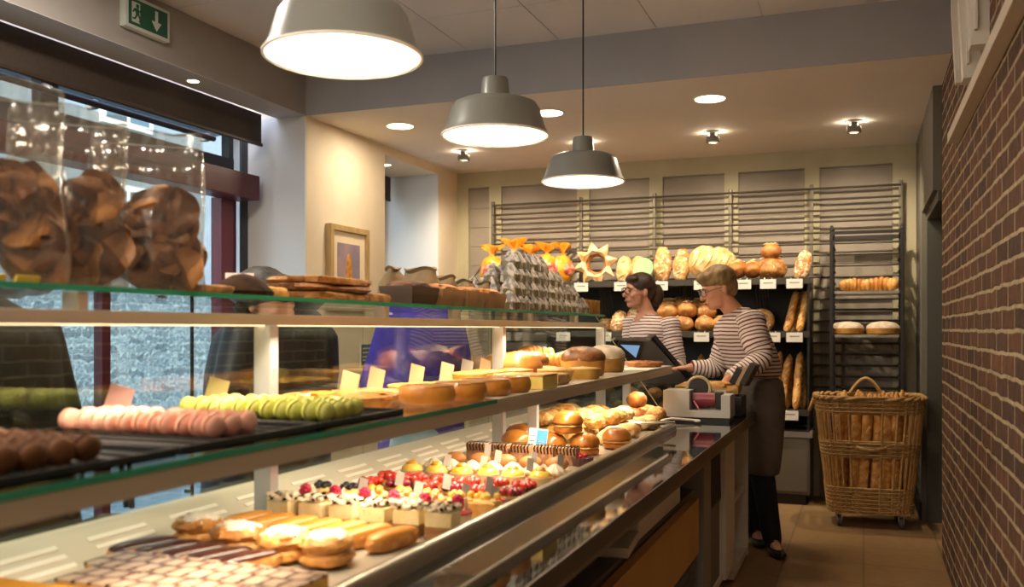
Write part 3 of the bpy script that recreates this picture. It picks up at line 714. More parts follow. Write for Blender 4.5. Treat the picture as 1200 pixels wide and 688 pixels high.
def mk_slice():
    t = thing('chocolate_slice', 'x', 'cake')
    MB().box((0, 0, .03), (.074, .05, .06), bev=.002).build('cake', mat('nut_cake', '9a6a45', 'bd8f68', 60, .8, bump=.4), t)
    m = MB()
    for i in range(6): m.tube([(-.031+i*.0125, -.0265, .036), (-.034+i*.0125, -.0265, .055), (-.031+i*.0125, -.024, .063), (-.026+i*.0125, 0, .065), (-.031+i*.0125, .026, .062)], .0026, 6)
    m.build('chocolate_stripes', M_choc, t)
    MB().box((0, 0, .0615), (.074, .05, .003)).build('glaze', mat('cream_glaze', 'd9bd92', None, rough=.4), t)
    return t
def mk_sandwich(seed):
    t = thing('filled_bun', 'x', 'bread')
    MB().lathe([(.046, 0), (.056, .008), (.057, .02), (.05, .026)], seg=28, fn=lambda a, q, z: 1+.02*sin(3*a+seed)).build('bun_base', B_bun, t)
    MB().lathe([(.05, .024), (.06, .029), (.05, .034)], seg=30, fn=lambda a, q, z: 1+.06*sin(7*a+seed)).build('filling', mat('bun_filling', 'e0b877', 'c9954f', 20, .5), t)
    MB().lathe([(.052, .032), (.06, .042), (.056, .06), (.042, .075), (.02, .083), (.003, .085)], seg=30, fn=lambda a, q, z: 1+.02*sin(2*a+seed)).build('bun_top', B_bun, t)
    return t
def mk_roll(seed, m=B_crust, d=(.052, .046, .036), nm='bread_roll', amt=.16):
    return tag(MB().ell((0, 0, d[2]*.92), d, us=24, vs=14, fn=lump(seed, amt, 2.4)).build(nm, m), 'x', 'bread')
def mk_cookie_roll(seed):
    t = thing('seeded_roll', 'x', 'bread')
    MB().ell((0, 0, .032), (.056, .05, .034), us=24, vs=14, fn=lump(seed, .18, 3)).build('crumb', mat('seeded_crust', 'b57f36', 'e0bb72', 34, .6, bump=.9, flour=('f3e2bb', .6)), t)
    m = MB(); r = random.Random(seed)
    for i in range(16):
        a, q = r.uniform(0, 6.28), r.uniform(0, .038)
        m.ell((q*cos(a), q*sin(a)*.9, .06-.35*q+.003), (.006, .004, .003), us=6, vs=5)
    m.build('seeds', mat('seed_brown', '6d421a', None, rough=.6), t); return t
def X_at(u, v, z=DZ): p = at(u, v, Z=z); return p.x, p.y

# nougat slab cakes in the near corner, cut into pieces
M_lat = brickmat('marbled_icing', 'b39a82', 'c9b49a', '56352a', .040, .050, .006, ('X', 'Y'), rough=.35, bump=.2, noise_amt=.35, off=.5, warp=.03)
def mk_slab(w, d, m_top, m_body, nm):
    t = thing(nm, 'x', 'cake'); MB().box((0, 0, .018), (w, d, .036), bev=.002).build('cake', m_body, t)
    MB().box((0, 0, .0385), (w+.001, d+.001, .007), bev=.002).build('icing', m_top, t); return t
M_ybody = mat('yellow_sponge', 'cf9a3a', 'dcae52', 40, .8, bump=.3)
A = mk_slab(.115, .10, M_lat, M_ybody, 'iced_slice')
sp = []; lb = []
for j, y in enumerate((1.28, 1.385)):
    for i in range(4):
        sp.append(((-1.315+i*.119+(.04 if j == 0 else 0), y, DZ), 0)); lb.append('marbled iced cake piece, %s in the %s row of the slab' % (nth(i, 4), ('near', 'far')[j]))
spread([A], sp, lb, 'marbled iced cake pieces')
A = mk_slab(.15, .12, mat('orange_flan_top', 'd98f2e', 'e8ac48', 8, .3, coat=.4), mat('flan_yellow', 'e9b84a', None, rough=.5), 'custard_slice')
spread([A], [((-1.36+i*.155, 1.14, DZ), 0) for i in range(3)], ['orange topped custard slice, %s of three at the near deck end' % nth(i, 3) for i in range(3)], 'custard slices')
# eclairs and puffs
E1 = mk_eclair(M_choci, 'x'); E2 = mk_eclair(M_coff, 'x')
sp = [((-1.40+i*.068, 1.520-.006*i, DZ), radians(68)) for i in range(5)]
spread([E1], sp, ['chocolate iced eclair, %s of the five behind the marbled slab' % nth(i, 5) for i in range(5)], 'chocolate eclairs')
sp = [((-1.37+i*.068, 1.825-.006*i, DZ), radians(76)) for i in range(7)]
spread([E2], sp, ['coffee iced eclair, %s of the seven in front of the layer cakes' % nth(i, 7) for i in range(7)], 'coffee eclairs')
ps = [mk_powdered(3), mk_powdered(9)]
pp = [(222, 642), (267, 654), (322, 662), (374, 667)]
spread(ps, [((X_at(u, v)[0], X_at(u, v)[1]+.03, DZ), .5*i, 1.22) for i, (u, v) in enumerate(pp)], ['sugar dusted cream puff, %s of the four among the eclairs' % nth(i, 4) for i in range(4)], 'sugar dusted puffs')
# layer cakes etc.: rows across the deck
def row(protos, y, xs, name, group, rz=None, slope=0, z=DZ, sc=None):
    n = len(xs); r = random.Random(int(y*1000))
    spread(protos, [((x, y+slope*(x+1.15)+r.uniform(-.006, .006), z), (r.uniform(-.12, .12) if rz is None else rz), sc) for x in xs], [name % nth(i, n) for i in range(n)], group)
lx = lambda a, b, n: [a+(b-a)*i/(n-1) for i in range(n)]
row([mk_cube(1), mk_cube(2)], 1.925, lx(-1.33, -.905, 6), 'crumb topped layer cake, %s in the row behind the coffee eclairs', 'crumb topped layer cakes')
row([mk_raspcake()], 2.03, lx(-1.345, -.915, 6), 'pink glazed cake with one raspberry, %s in its row', 'raspberry cakes')
for i, (k, y, xs, nm, g) in enumerate(((0, 2.16, lx(-1.38, -1.30, 2), 'sponge cake topped with black berries, %s of two', 'black berry cakes'),
                                      (1, 2.16, lx(-1.21, -1.045, 3), 'sponge cake topped with orange fruit, %s of three', 'orange fruit cakes'),
                                      (2, 2.16, lx(-.965, -.895, 2), 'sponge cake topped with yellow fruit, %s of two by the rail', 'yellow fruit cakes'))):
    row([mk_fruit(k)], y, xs, nm, g)
row([mk_disc()], 2.30, lx(-1.37, -.915, 6), 'dark chocolate tart, %s in the row before the strawberry tarts', 'chocolate tarts')
row([mk_tart(M_straw, M_choc, fruitseed=2, pieces=11, pr=.016, r0=.039), mk_tart(M_straw2, M_tart, fruitseed=3, pieces=11, pr=.015, r0=.039)], 2.41, lx(-1.375, -.92, 6), 'strawberry tart, %s in the nearer strawberry row', 'strawberry tarts')
row([mk_tart(M_straw, M_tart, fruitseed=5, pieces=11, pr=.016, r0=.039), mk_tart(M_straw, M_choc, fruitseed=8, pieces=11, pr=.015, r0=.039)], 2.53, lx(-1.375, -.93, 6), 'strawberry tart, %s in the farther strawberry row', 'strawberry tarts')
row([mk_dome()], 2.68, lx(-1.37, -.93, 6), 'yellow custard dome tart, %s in its row', 'custard dome tarts')
row([mk_swirl()], 2.82, lx(-1.36, -.93, 7), 'white whipped cream swirl, %s in its row', 'cream swirls')
row([mk_madeleine()], 2.97, lx(-1.35, -.97, 5), 'plain brown oval cake, %s in its row', 'brown oval cakes', rz=.3)
row([mk_slice()], 3.13, lx(-1.33, -.98, 5), 'striped chocolate nut slice, %s in its row', 'striped chocolate slices', rz=0)
t = mk_tart(M_rasp, mat('dark_case', '5a3a32', None, rough=.6), .04, 4, .03, 3, .01); t.location = (-.925, 3.12, DZ); t['label'] = 'single dark ribbed paper case cake beside the rail end of the stripes'
t.name = 'cake_case'
# sandwich buns, rolls
bs = [mk_sandwich(1), mk_sandwich(4)]
BP = [(-1.12, 3.36, 0), (-1.0, 3.40, 0), (-1.28, 3.40, 0), (-1.06, 3.38, .083), (-.93, 3.62, 0), (-1.34, 3.60, 0)]
spread(bs, [((x, y, DZ+z), i, 1.0) for i, (x, y, z) in enumerate(BP)], ['glossy filled bun, nearest left one behind the striped slices', 'glossy filled bun on the deck, right one of the front pair', 'glossy filled bun behind the post at the left', 'glossy filled bun on top of the front pair', 'glossy filled bun closest to the stainless rail', 'glossy filled bun by the glass behind the blue card'], 'glossy filled buns')
rs = [mk_cookie_roll(3), mk_roll(5, B_crust, (.056, .05, .036)), mk_cookie_roll(8), mk_roll(11, B_pale, (.058, .048, .034))]
sp = []; r = random.Random(5); k = 0
for y in (3.72, 3.86, 4.0, 4.14, 4.28, 4.42):
    for x in lx(-1.38, -.99, 4):
        sp.append(((x+r.uniform(-.015, .015), y+r.uniform(-.015, .015), DZ), r.uniform(0, 6)))
for y in (3.80, 3.95, 4.08, 4.22):
    for x in lx(-1.33, -1.06, 3):
        sp.append(((x+r.uniform(-.015, .015), y+r.uniform(-.015, .015), DZ+.055), r.uniform(0, 6)))
spread(rs, sp, 'golden crusted roll in the loose heap at the far end of the deck', 'heaped golden rolls')
ds = [mk_roll(21, B_brown, (.058, .052, .042)), mk_roll(25, mat('nutty_crust', 'a96d2c', 'd09a52', 50, .6, bump=.9), (.06, .054, .044))]
DP = [(-1.1, 4.62, 0), (-.99, 4.66, 0), (-1.18, 4.74, 0), (-1.06, 4.76, 0), (-1.09, 4.66, .078), (-1.3, 4.7, 0)]
spread(ds, [((x, y, DZ+z), i*1.3) for i, (x, y, z) in enumerate(DP)], ['knobbly brown loaf at the near left of the far group', 'dark round loaf nearest the weighing machine', 'knobbly brown loaf behind the near left one', 'dark loaf at the back beside the leg', 'knobbly brown loaf lying on the others', 'dark loaf by the customer side glass'], 'brown loaves at the deck end')
# blue and white card, small grey tags
def mk_card(w, h, m, nm='price_card', tilt=-.35, stripe=None):
    t = thing(nm, 'x', 'price card')
    MB().box((0, 0, h/2), (w, .0015, h), M=Matrix.Translation((0, 0, 0))).build('card', m, t)
    if stripe:
        for c in stripe: MB().b2((c[0], -.0015, c[2]), (c[1], -.0008, c[3])).build('print', c[4], t)
    return t
M_blue = mat('card_blue', '4f9fd0', None, rough=.5); M_ink = mat('ink', '55504a', None, rough=.7)
bc = mk_card(.07, .11, mat('card_white', 'd8e2e6', None, rough=.5), 'info_card', stripe=[(-.005, .034, .004, .106, M_blue), (-.03, -.01, .08, .083, M_ink), (-.03, -.01, .06, .063, M_ink), (-.03, -.01, .04, .043, M_ink), (.004, .026, .03, .034, M_cw), (.004, .026, .06, .064, M_cw)])
bc.location = (-1.145, 3.245, DZ); bc.rotation_euler = (-.2, .12, .25); bc['label'] = 'blue and white information card standing on the deck by the filled buns'
tg = mk_card(.026, .042, M_tag, 'price_tag')
TP = [(-1.2, 1.975), (-1.05, 1.975), (-.93, 1.975), (-1.29, 2.22), (-1.12, 2.22), (-.99, 2.24), (-.90, 2.22), (-1.25, 2.36), (-1.1, 2.36), (-.97, 2.36), (-1.15, 2.75), (-.99, 2.75), (-1.28, 2.75), (-1.16, 2.9), (-1.03, 2.9), (-1.26, 3.05), (-.93, 2.88)]
spread([tg], [((x, y, DZ+.03), .5, None, (-.3, .35, .9)) for x, y in TP], 'small grey plastic price pick stuck among the deck pastries', 'grey price picks')
# ------------------------------------------------------------------ middle shelf
def mk_macaron(c, f):
    t = thing('macaron', 'x', 'macaron')
    T = Matrix.Rotation(pi/2, 3, 'Y')
    pr = [(.004, -.012), (.012, -.0115), (.018, -.0085), (.02, -.0045), (.019, -.003)]
    MB().lathe([(.019, .003), (.02, .0045), (.018, .0085), (.012, .0115), (.004, .012)], (0, 0, .02), 18, M=T).build('shell', c, t)
    MB().lathe(pr, (0, 0, .02), 18, M=T).build('shell', c, t)
    MB().lathe([(.013, -.0042), (.013, .0042)], (0, 0, .02), 18, M=T).build('filling', f, t)
    return t
M_mg = mat('macaron_green', 'c3c45c', 'cccd6c', 8, .6); M_mp = mat('macaron_pink', 'd89a84', 'e0a891', 8, .6); M_mb = mat('macaron_brown', '5f3819', '6d4420', 8, .6)
M_gan = mat('ganache_fill', '8f6a3c', None, rough=.6)
def tray(y, d, lb, x0=-1.46, x1=-1.03):
    t = thing('baking_tray', lb, 'tray', ((x0+x1)/2, y, MZ), 0, 'black macaron trays'); w = x1-x0
    m = MB().b2((-w/2, -d/2, 0), (w/2, d/2, .004))
    m.build('base', M_black, t)
    e = MB()
    for a, b in (((-w/2, -d/2, 0), (w/2, -d/2+.006, .014)), ((-w/2, d/2-.006, 0), (w/2, d/2, .014)), ((-w/2, -d/2+.006, 0), (-w/2+.006, d/2-.006, .014)), ((w/2-.006, -d/2+.006, 0), (w/2, d/2-.006, .014))): e.b2(a, b)
    e.build('lip', M_black, t)
    rr = MB(); n = int(d/.05)
    for i in range(1, n): rr.b2((-w/2+.01, -d/2+i*d/n-.003, .004), (w/2-.01, -d/2+i*d/n+.003, .009))
    rr.build('ridges', M_dark, t)
def macs(c, f, ys, xs, lb, g, tilt=.25):
    p = mk_macaron(c, f); r = random.Random(len(lb)); sp = []
    for y in ys:
        for x in xs: sp.append(((x+r.uniform(-.004, .004), y+r.uniform(-.003, .003), MZ+.006), 0, 1.12, (0, r.uniform(.0, .3), r.uniform(-.12, .12)-.12)))
    spread([p], sp, lb, g)
tray(.98, .42, 'black baking tray under the brown macarons'); tray(1.40, .40, 'black baking tray under the pink macarons'); tray(1.79, .36, 'black baking tray under the green macarons')
macs(M_mb, M_choc, [.92, .965, 1.01, 1.055], lx(-1.44, -1.09, 11), 'chocolate brown macaron standing on edge on the nearest black tray', 'brown macarons')
macs(M_mp, M_gan, [1.37, 1.412, 1.454], lx(-1.44, -1.10, 11), 'pink macaron standing on edge in the rows on the middle black tray', 'pink macarons')
macs(M_mg, M_gan, [1.70, 1.742, 1.784, 1.826], lx(-1.44, -1.08, 11), 'pale green macaron standing on edge in the rows on the farthest black tray', 'green macarons')
# tarts and flans
def mk_bigtart(r0, h, shell, fill, bump=.1, nm='open_tart', seed=1):
    t = thing(nm, 'x', 'tart')
    MB().lathe([(r0*.84, 0), (r0*.93, h*.4), (r0*1.0, h), (r0*.96, h+.003), (r0*.92, h-.004)], seg=40, fn=lambda a, q, z: 1+.016*cos(a*22)).build('tart_shell', shell, t)
    R = MB(); R.ell((0, 0, h-.004), (r0*.94, r0*.94, .012), us=36, vs=12, fn=lump(seed, bump, 6)); R.build('filling', fill, t); return t
M_or = mat('apricot_glaze', 'd0741e', 'e8963a', 18, .25, coat=.6, bump=.4)
def mk_flan(r0, h, side, top, nm):
    t = thing(nm, 'x', 'tart')
    MB().lathe([(r0*.88, 0), (r0*.97, h*.15), (r0*1.02, h*.45), (r0, h*.75), (r0*.95, h*.92)], seg=40, fn=lambda a, q, z: 1+.012*sin(3*a+z*40)).build('pastry_side', side, t)
    MB().lathe([(r0*.96, h*.88), (r0*.93, h*1.0), (r0*.8, h*1.03), (r0*.4, h*.99), (.002, h*.98)], seg=40, fn=lambda a, q, z: 1+.015*sin(4*a)).build('browned_top', top, t); return t
o = mk_bigtart(.15, .032, B_crust, M_or, .5); o.location = (-1.28, 2.09, MZ); o['label'] = 'large glazed apricot tart beside the green macarons'
o = mk_bigtart(.12, .022, B_crust, mat('brown_apple', '9a5a24', 'c98a48', 25, .3, coat=.4, bump=.5), .5, seed=4); o.location = (-1.34, 2.36, MZ); o['label'] = 'flat brown apple tart behind the apricot tart'
f = mk_flan(.078, .05, mat('flan_pastry', 'b06f22', 'c98a34', 12, .4, coat=.2), mat('flan_top', '8f5518', 'c98634', 9, .25, coat=.5), 'custard_flan')
spread([f], [((-1.13, 2.30, MZ), 0), ((-1.105, 2.47, MZ), 0), ((-1.095, 2.64, MZ), 0), ((-1.09, 2.81, MZ), 0)], ['round custard flan with browned top, nearest of the four along the shelf edge', 'round custard flan with browned top, second along the shelf edge', 'round custard flan with browned top, third along the shelf edge', 'round custard flan with browned top, beside the lemon block'], 'round custard flans')
o = mk_bigtart(.125, .024, M_tart, M_yel, .3, seed=6); o.location = (-1.32, 2.68, MZ); o['label'] = 'bright yellow lemon tart in the middle of the shelf'
o = mk_bigtart(.1, .02, M_tart, mat('custard2', 'e5b23a', 'c98a2a', 16, .3), .3, seed=7); o.location = (-1.3, 2.92, MZ); o['label'] = 'small yellow tart behind the bright lemon tart'
lb_ = thing('lemon_block', 'square block of pale yellow cake with brown top on the shelf edge', 'cake', (-1.06, 3.02, MZ))
MB().box((0, 0, .022), (.1, .16, .044), bev=.003).build('cake', mat('lemon_cake', 'd9bd58', 'e3cb70', 20, .6), lb_); MB().box((0, 0, .047), (.102, .162, .006), bev=.002).build('top', B_flour, lb_)
cr = [tag(MB().box((0, 0, .02), (.11, .17, .04), bev=.01).build('crumble_bar', mat('crumble', 'a5733a', 'd3ab70', 70, .8, bump=1.0, flour=('e8cfa0', .6))), 'x', 'cake')]
spread(cr, [((-1.09, 3.26, MZ), .05), ((-1.22, 3.22, MZ), -.05)], ['nutty crumble bar at the shelf edge next to the lemon block', 'nutty crumble bar behind the front one'], 'crumble bars')
q = mk_bigtart(.074, .042, mat('quiche_pastry', 'b98a38', 'cda34e', 12, .5), mat('quiche_top', 'a8701f', 'd4a64c', 18, .35, bump=.4), .25, 'quiche', 9)
QP = [(-1.36, 3.10), (-1.36, 3.27), (-1.30, 3.44), (-1.15, 3.50), (-1.08, 3.66), (-1.24, 3.66)]
spread([q], [((x, y, MZ), i) for i, (x, y) in enumerate(QP)], ['small pale quiche, nearest of the group by the customer glass', 'small pale quiche, second of the group by the customer glass', 'small pale quiche just before the shelf post', 'small pale quiche between crumble bar and loaves', 'small pale quiche at the shelf edge below the brown loaf', 'small pale quiche behind the one at the shelf edge'], 'small quiches')
def mk_cakeloaf(r0, h, top, side, nm='round_loaf'):
    t = thing(nm, 'x', 'bread')
    MB().lathe([(r0*.88, 0), (r0*.98, .012), (r0, h*.55), (r0*.97, h*.62)], seg=36).build('side', side, t)
    MB().lathe([(r0*.98, h*.52), (r0*1.03, h*.62), (r0*1.0, h*.76), (r0*.82, h*.93), (r0*.5, h*1.04), (.002, h*1.08)], seg=36, fn=lambda a, q, z: 1+.015*sin(5*a)).build('crust_top', top, t); return t
M_tbrown = mat('striped_crust', '5c3416', '8d5a28', 30, .45, bump=.4, stretch=(1, .25, 1), flour=('c9a36a', .62))
M_yside = mat('brioche_side', 'c08a3a', 'a06a26', 14, .5)
o = mk_cakeloaf(.098, .12, M_tbrown, M_yside); o.location = (-1.16, 3.92, MZ); o['label'] = 'large round loaf with dark brown striped crust at the shelf middle'
o2 = dup(o, (-1.36, 3.78, MZ), 1.0, 'round loaf with dark striped crust partly behind the shelf post'); o2.scale = (.85,)*3
o3 = mk_cakeloaf(.092, .12, mat('sugar_top', 'b9a58a', 'd9cbb4', 20, .8), mat('brioche_dark', '8d6428', 'a87c36', 16, .6, bump=.5)); o3.location = (-1.16, 4.3, MZ); o3['label'] = 'tall round brioche with sugar dusted top near the shelf end'
o4 = dup(o3, (-1.32, 4.34, MZ), .5, 'sugar dusted brioche standing behind the tall one'); o4.scale = (.8,)*3
def mk_croissant():
    t = thing('braided_brioche', 'x', 'bread'); m = MB()
    for k in range(7):
        a = -1.0+2.0*k/6; m.ell((.085*sin(a), -.06+.07*cos(a), .032), (.022, .04*(1-.4*abs(a)), .034*(1-.35*abs(a))), M=Matrix.Rotation(-a, 3, 'Z'), us=12, vs=8)
    m.build('body', mat('croissant_crust', 'b5712a', 'dca254', 18, .4, bump=.4, coat=.2), t); return t
c = mk_croissant()
spread([c], [((-1.33, 4.0, MZ+.03), .3, 1.1), ((-1.30, 4.14, MZ+.03), 1.2, 1.1), ((-1.38, 4.12, MZ), .8, 1.1), ((-1.42, 3.92, MZ), .2, 1.1), ((-1.46, 4.3, MZ), .5, 1.1), ((-1.44, 4.05, MZ+.06), 1.0, 1.1)], 'golden ridged brioche in the pile behind the dark crusted loaf', 'ridged brioches')
o = mk_roll(31, mat('brioche_shiny', 'a9662a', 'd69a4c', 10, .3, bump=.2, coat=.4), (.1, .075, .06), 'brioche_loaf'); o.location = (-1.34, 3.58, MZ); o['label'] = 'shiny brown brioche loaf left of the post above the quiches'
o = mk_roll(33, B_flour, (.1, .08, .055), 'dusted_loaf', .1); o.location = (-1.46, 3.72, MZ); o['label'] = 'white dusted loaf behind the shelf post'
# brown nut tart at the very end of the shelf on white paper
pp_ = tag(MB().b2((-1.16, 4.52, MZ), (-1.0, 5.1, MZ+.002)).build('paper_sheet', M_paper), 'white paper sheet lining the end of the middle shelf', 'paper')
nt_ = mk_bigtart(.1, .026, B_brown, mat('nut_top', '7d3c1e', 'b9683a', 60, .4, bump=1), .5, 'nut_tart', 12); nt_.location = (-1.10, 4.88, MZ+.002); nt_['label'] = 'reddish brown nut tart on white paper at the shelf end'
# price cards of the middle shelf
cards = [(-1.48, 1.16, 'c9b0a4', 'pale card standing behind the brown macarons'), (-1.485, 1.52, 'c08f84', 'pink card standing behind the pink macarons'), (-1.48, .98, '8f8f8c', 'grey white card at the far left of the shelf'),
         (-1.485, 1.84, 'bba866', 'cream yellow card behind the green macarons'), (-1.36, 2.26, 'b07c50', 'orange card behind the apricot tart'), (-1.42, 2.52, 'ad895c', 'tan card left of the yellow tart'), (-1.42, 2.80, 'ad8c62', 'tan card behind the yellow tart'), (-1.40, 3.00, 'ad8c62', 'tan card by the quiches, left of the white one'),
         (-1.47, 3.34, 'a39b8a', 'off white card behind the quiches'), (-1.44, 3.46, 'ad8c62', 'tan card just left of the shelf post')]
for x, y, c, lb in cards:
    t = mk_card(.05, .08, mat('card_'+c, c, None, rough=.7), stripe=[(-.012, .012, .004, .012, M_tag)]); t.location = (x, y, MZ+.012); t.rotation_euler = (-.45, .30, .75); t['label'] = lb; t['group'] = 'cards on the middle shelf'
    MB().box((0, .01, .0), (.05, .03, .014), bev=.002).build('holder', M_tag, t)

# ------------------------------------------------------------------ top shelf
M_film = glassmat('crinkled_film', 'f0ede6', 1.5, rough=.16, bump=.75, bscale=18, gain=1.7, base=.04, haze=.04, stretch=(1, 1, .35))
M_crisp = mat('brown_crisp', '6a3d17', 'a36a2c', 9, .6, bump=.5, bscale=22)
def mk_bag(loc, w, h, lb, seed, rz):
    t = thing('crisp_bag', lb, 'bag', loc, rz, 'clear bags of crisps'); rs = []; r = random.Random(seed)
    for k in range(15):
        q = k/14; z = h*q
        ww = w*(.94-.06*q)*(1+.03*sin(6*q+seed)); dd = .078*(1-q)**.55*(1 if q > .03 else .75)+.003
        if q > .8: dd = .004
        ring = []
        for i in range(36):
            a = 2*pi*i/36; cx, sx_ = cos(a), sin(a)
            px = ww/2*(1 if cx >= 0 else -1)*abs(cx)**.7; py = dd*(1 if sx_ >= 0 else -1)*abs(sx_)**.8
            nn = noise.noise(Vector((px*26+z*5*sin(seed), z*5, py*10+seed*3)))*.022*(1-.45*q)*min(1, q*6)
            ring.append(Vector((px+nn*.6, py+nn, z+(.01*sin(px*30+seed) if k > 12 else 0))))
        rs.append(ring)
    MB().rings(rs).build('film', M_film, t, ang=70)
    MB().b2((-w*.42, -.004, h*.90), (w*.42, .004, h*.905)).build('seal', mat('seal_plastic', 'a9a49a', None, rough=.25), t)
    return t
def mk_crisp(seed):
    m = MB(); n = 9; vs = []; r = .055
    g = []
    for i in range(n):
        for j in range(n):
            a, b = 2*i/(n-1)-1, 2*j/(n-1)-1; k = math.sqrt(1-.45*b*b), math.sqrt(1-.45*a*a)
            x, y = a*k[0]*r, b*k[1]*r
            g.append((x, y, .022*sin(2.2*a+seed)+.018*cos(2.8*b+seed*2)+.026*noise.noise(Vector((x*28, y*28, seed*3)))))
    vs = g+[(x, y, z+.004) for x, y, z in g]; N = n*n; fs = []
    for i in range(n-1):
        for j in range(n-1):
            k = i*n+j; fs.append((k, k+n, k+n+1, k+1)); fs.append((N+k, N+k+1, N+k+n+1, N+k+n))
    for i in range(n-1):
        for a, b in (((i)*n, (i+1)*n), (i*n+n-1, (i+1)*n+n-1), (i, i+1), ((n-1)*n+i, (n-1)*n+i+1)): fs.append((a, b, N+b, N+a))
    return tag(m.add(vs, fs).build('crisp', M_crisp), 'x', 'crisp')
crp = [mk_crisp(1), mk_crisp(2.3), mk_crisp(4.1)]
CR = []; CL = []
for bi, (bx, by, w, h, rz, lb, wh) in enumerate(((-1.50, 1.26, .25, .38, radians(50), 'clear bag of brown crisps at the left edge of the top shelf', 'leftmost'), (-1.52, 1.44, .24, .37, radians(44), 'clear bag of brown crisps, middle of the three on the top shelf', 'middle'), (-1.49, 1.63, .26, .36, radians(40), 'clear bag of brown crisps, right one of the three on the top shelf', 'right'))):
    mk_bag((bx, by, TZ), w, h, lb, bi+1, rz); r = random.Random(bi+20)
    for k in range(18):
        q = (k//3)/6; lx_ = r.uniform(-.34, .34)*w*.9*(1-.35*q); ly = r.uniform(-.035, .035)*(1-q)
        c, s_ = cos(rz), sin(rz)
        CR.append(((bx+lx_*c-ly*s_, by+lx_*s_+ly*c, TZ+.05+.16*q), 0, r.uniform(.85, 1.1), (pi/2+r.uniform(-.25, .25), r.uniform(-.8, .8), rz+r.uniform(-.5, .5))))
        CL.append('large brown crisp standing inside the %s clear bag' % wh)
spread(crp, CR, CL, 'crisps in the clear bags')
# strips of price labels along the edge of the top shelf
for i, (y, w, c, lb) in enumerate(((.85, .06, 'd98a5a', 'orange price strip on the top shelf edge under the left bag'), (1.02, .05, 'd8b93c', 'yellow price strip, nearest of the row on the top shelf edge'), (1.09, .05, 'd8b93c', 'yellow price strip, second of the row on the top shelf edge'), (1.16, .05, 'd8b93c', 'yellow price strip, third of the row on the top shelf edge'), (1.23, .05, 'd8b93c', 'yellow price strip, last of the row on the top shelf edge'))):
    tag(MB().box((0, 0, .006), (.003, w, .012), M=Matrix.Rotation(.3, 4, 'Y')).build('price_strip', mat('strip_'+c, c, None, rough=.6), loc=(-1.396, y, TZ)), lb, 'price strip', 'price strips')
M_craft = mat('kraft_paper', '7a5f3f', '886c49', 12, .8, bump=.3)
M_biscuit = mat('brown_biscuit', '8a5a28', 'b98648', 30, .75, bump=.8)
def slabby(sx, sy, sz, seed, nm, m):
    return tag(MB().ell((0, 0, sz/2), (sx/2, sy/2, sz/2), e=.4, us=28, vs=8, fn=lump(seed, .12, 3)).build(nm, m), 'x', 'biscuit')
o = slabby(.10, .13, .022, 2, 'flat_biscuit', M_biscuit); o.location = (-1.47, 1.79, TZ); o['label'] = 'flat brown biscuit next to the right crisp bag'
o = tag(MB().lathe([(.085, 0), (.088, .012), (.06, .036), (.03, .052), (.002, .058)], seg=30, sx=.75, sy=1.1).build('dark_loaf', mat('dark_rye', '24150b', '3a2312', 20, .8, bump=.6, spec=.1)), 'x', 'bread'); o.location = (-1.47, 1.94, TZ); o['label'] = 'dark brown domed loaf with a white card before it'
o = slabby(.1, .1, .03, 11, 'golden_biscuit', B_crust); o.location = (-1.50, 2.075, TZ); o['label'] = 'golden biscuit between the dark loaf and the flat bread stack'
t = mk_card(.075, .045, M_paper, 'white_card'); t.location = (-1.58, 2.07, TZ+.025); t.rotation_euler = (-.2, 0, .6); t['label'] = 'white card tilted behind the golden biscuit'
MB().box((0, .01, -.015), (.05, .03, .02), bev=.002).build('holder', M_tag, t)
fb = [slabby(.19, .36, .024, s, 'flat_bread', m) for s, m in ((3, M_biscuit), (6, mat('dark_flat', '5a3418', '8a5a2c', 24, .7, bump=.8)))]
spread(fb, [((-1.50, 2.34, TZ), .05), ((-1.50, 2.33, TZ+.022), -.06), ((-1.50, 2.35, TZ+.044), .03)], ['flat crisp bread, lowest of the stack of three', 'flat crisp bread in the middle of the stack of three', 'flat crisp bread on top of the stack of three'], 'stacked flat breads')
o = slabby(.14, .2, .03, 15, 'golden_biscuit', M_biscuit); o.location = (-1.49, 2.56, TZ); o['label'] = 'low brown biscuit between the flat bread stack and the paper parcels'
def mk_loafbag(seed, dark=False):
    t = thing('paper_cake', 'x', 'cake'); r = random.Random(seed)
    m = MB(); R = []
    for k, (z, s) in enumerate(((0, .86), (.03, .95), (.055, 1.0), (.062, .99))): R.append([Vector((sx_*.06*s, sy_*.10*s, z)) for sx_, sy_ in ((-1, -1), (0, -1.02), (1, -1), (1.02, 0), (1, 1), (0, 1.02), (-1, 1), (-1.02, 0))])
    m.rings(R).build('paper_case', mat('dark_case2', '3c2c20', None, rough=.7) if dark else M_craft, t)
    MB().ell((0, 0, .06), (.055, .094, .022), e=.7, us=24, fn=lump(seed, .15, 4)).build('crumb', mat('dark_cake', '4a2c18', '6a4224', 20, .7, bump=.6) if dark else B_brown, t); return t
pb = [mk_loafbag(3), mk_loafbag(5)]
dk = mk_loafbag(7, True); dk.location = (-1.46, 2.84, TZ); dk['label'] = 'dark topped cake in a dark paper case, nearest of the paper cakes'; dk.scale = (1.05, 1.05, 1)
spread(pb, [((-1.46, 3.08, TZ), 0), ((-1.46, 3.29, TZ), .04), ((-1.46, 3.50, TZ), -.04)], ['brown cake in a kraft paper case, nearest of the three on the shelf edge', 'brown cake in a kraft paper case, middle of the three on the shelf edge', 'brown cake in a kraft paper case, right one beside the patterned packets'], 'paper case cakes')
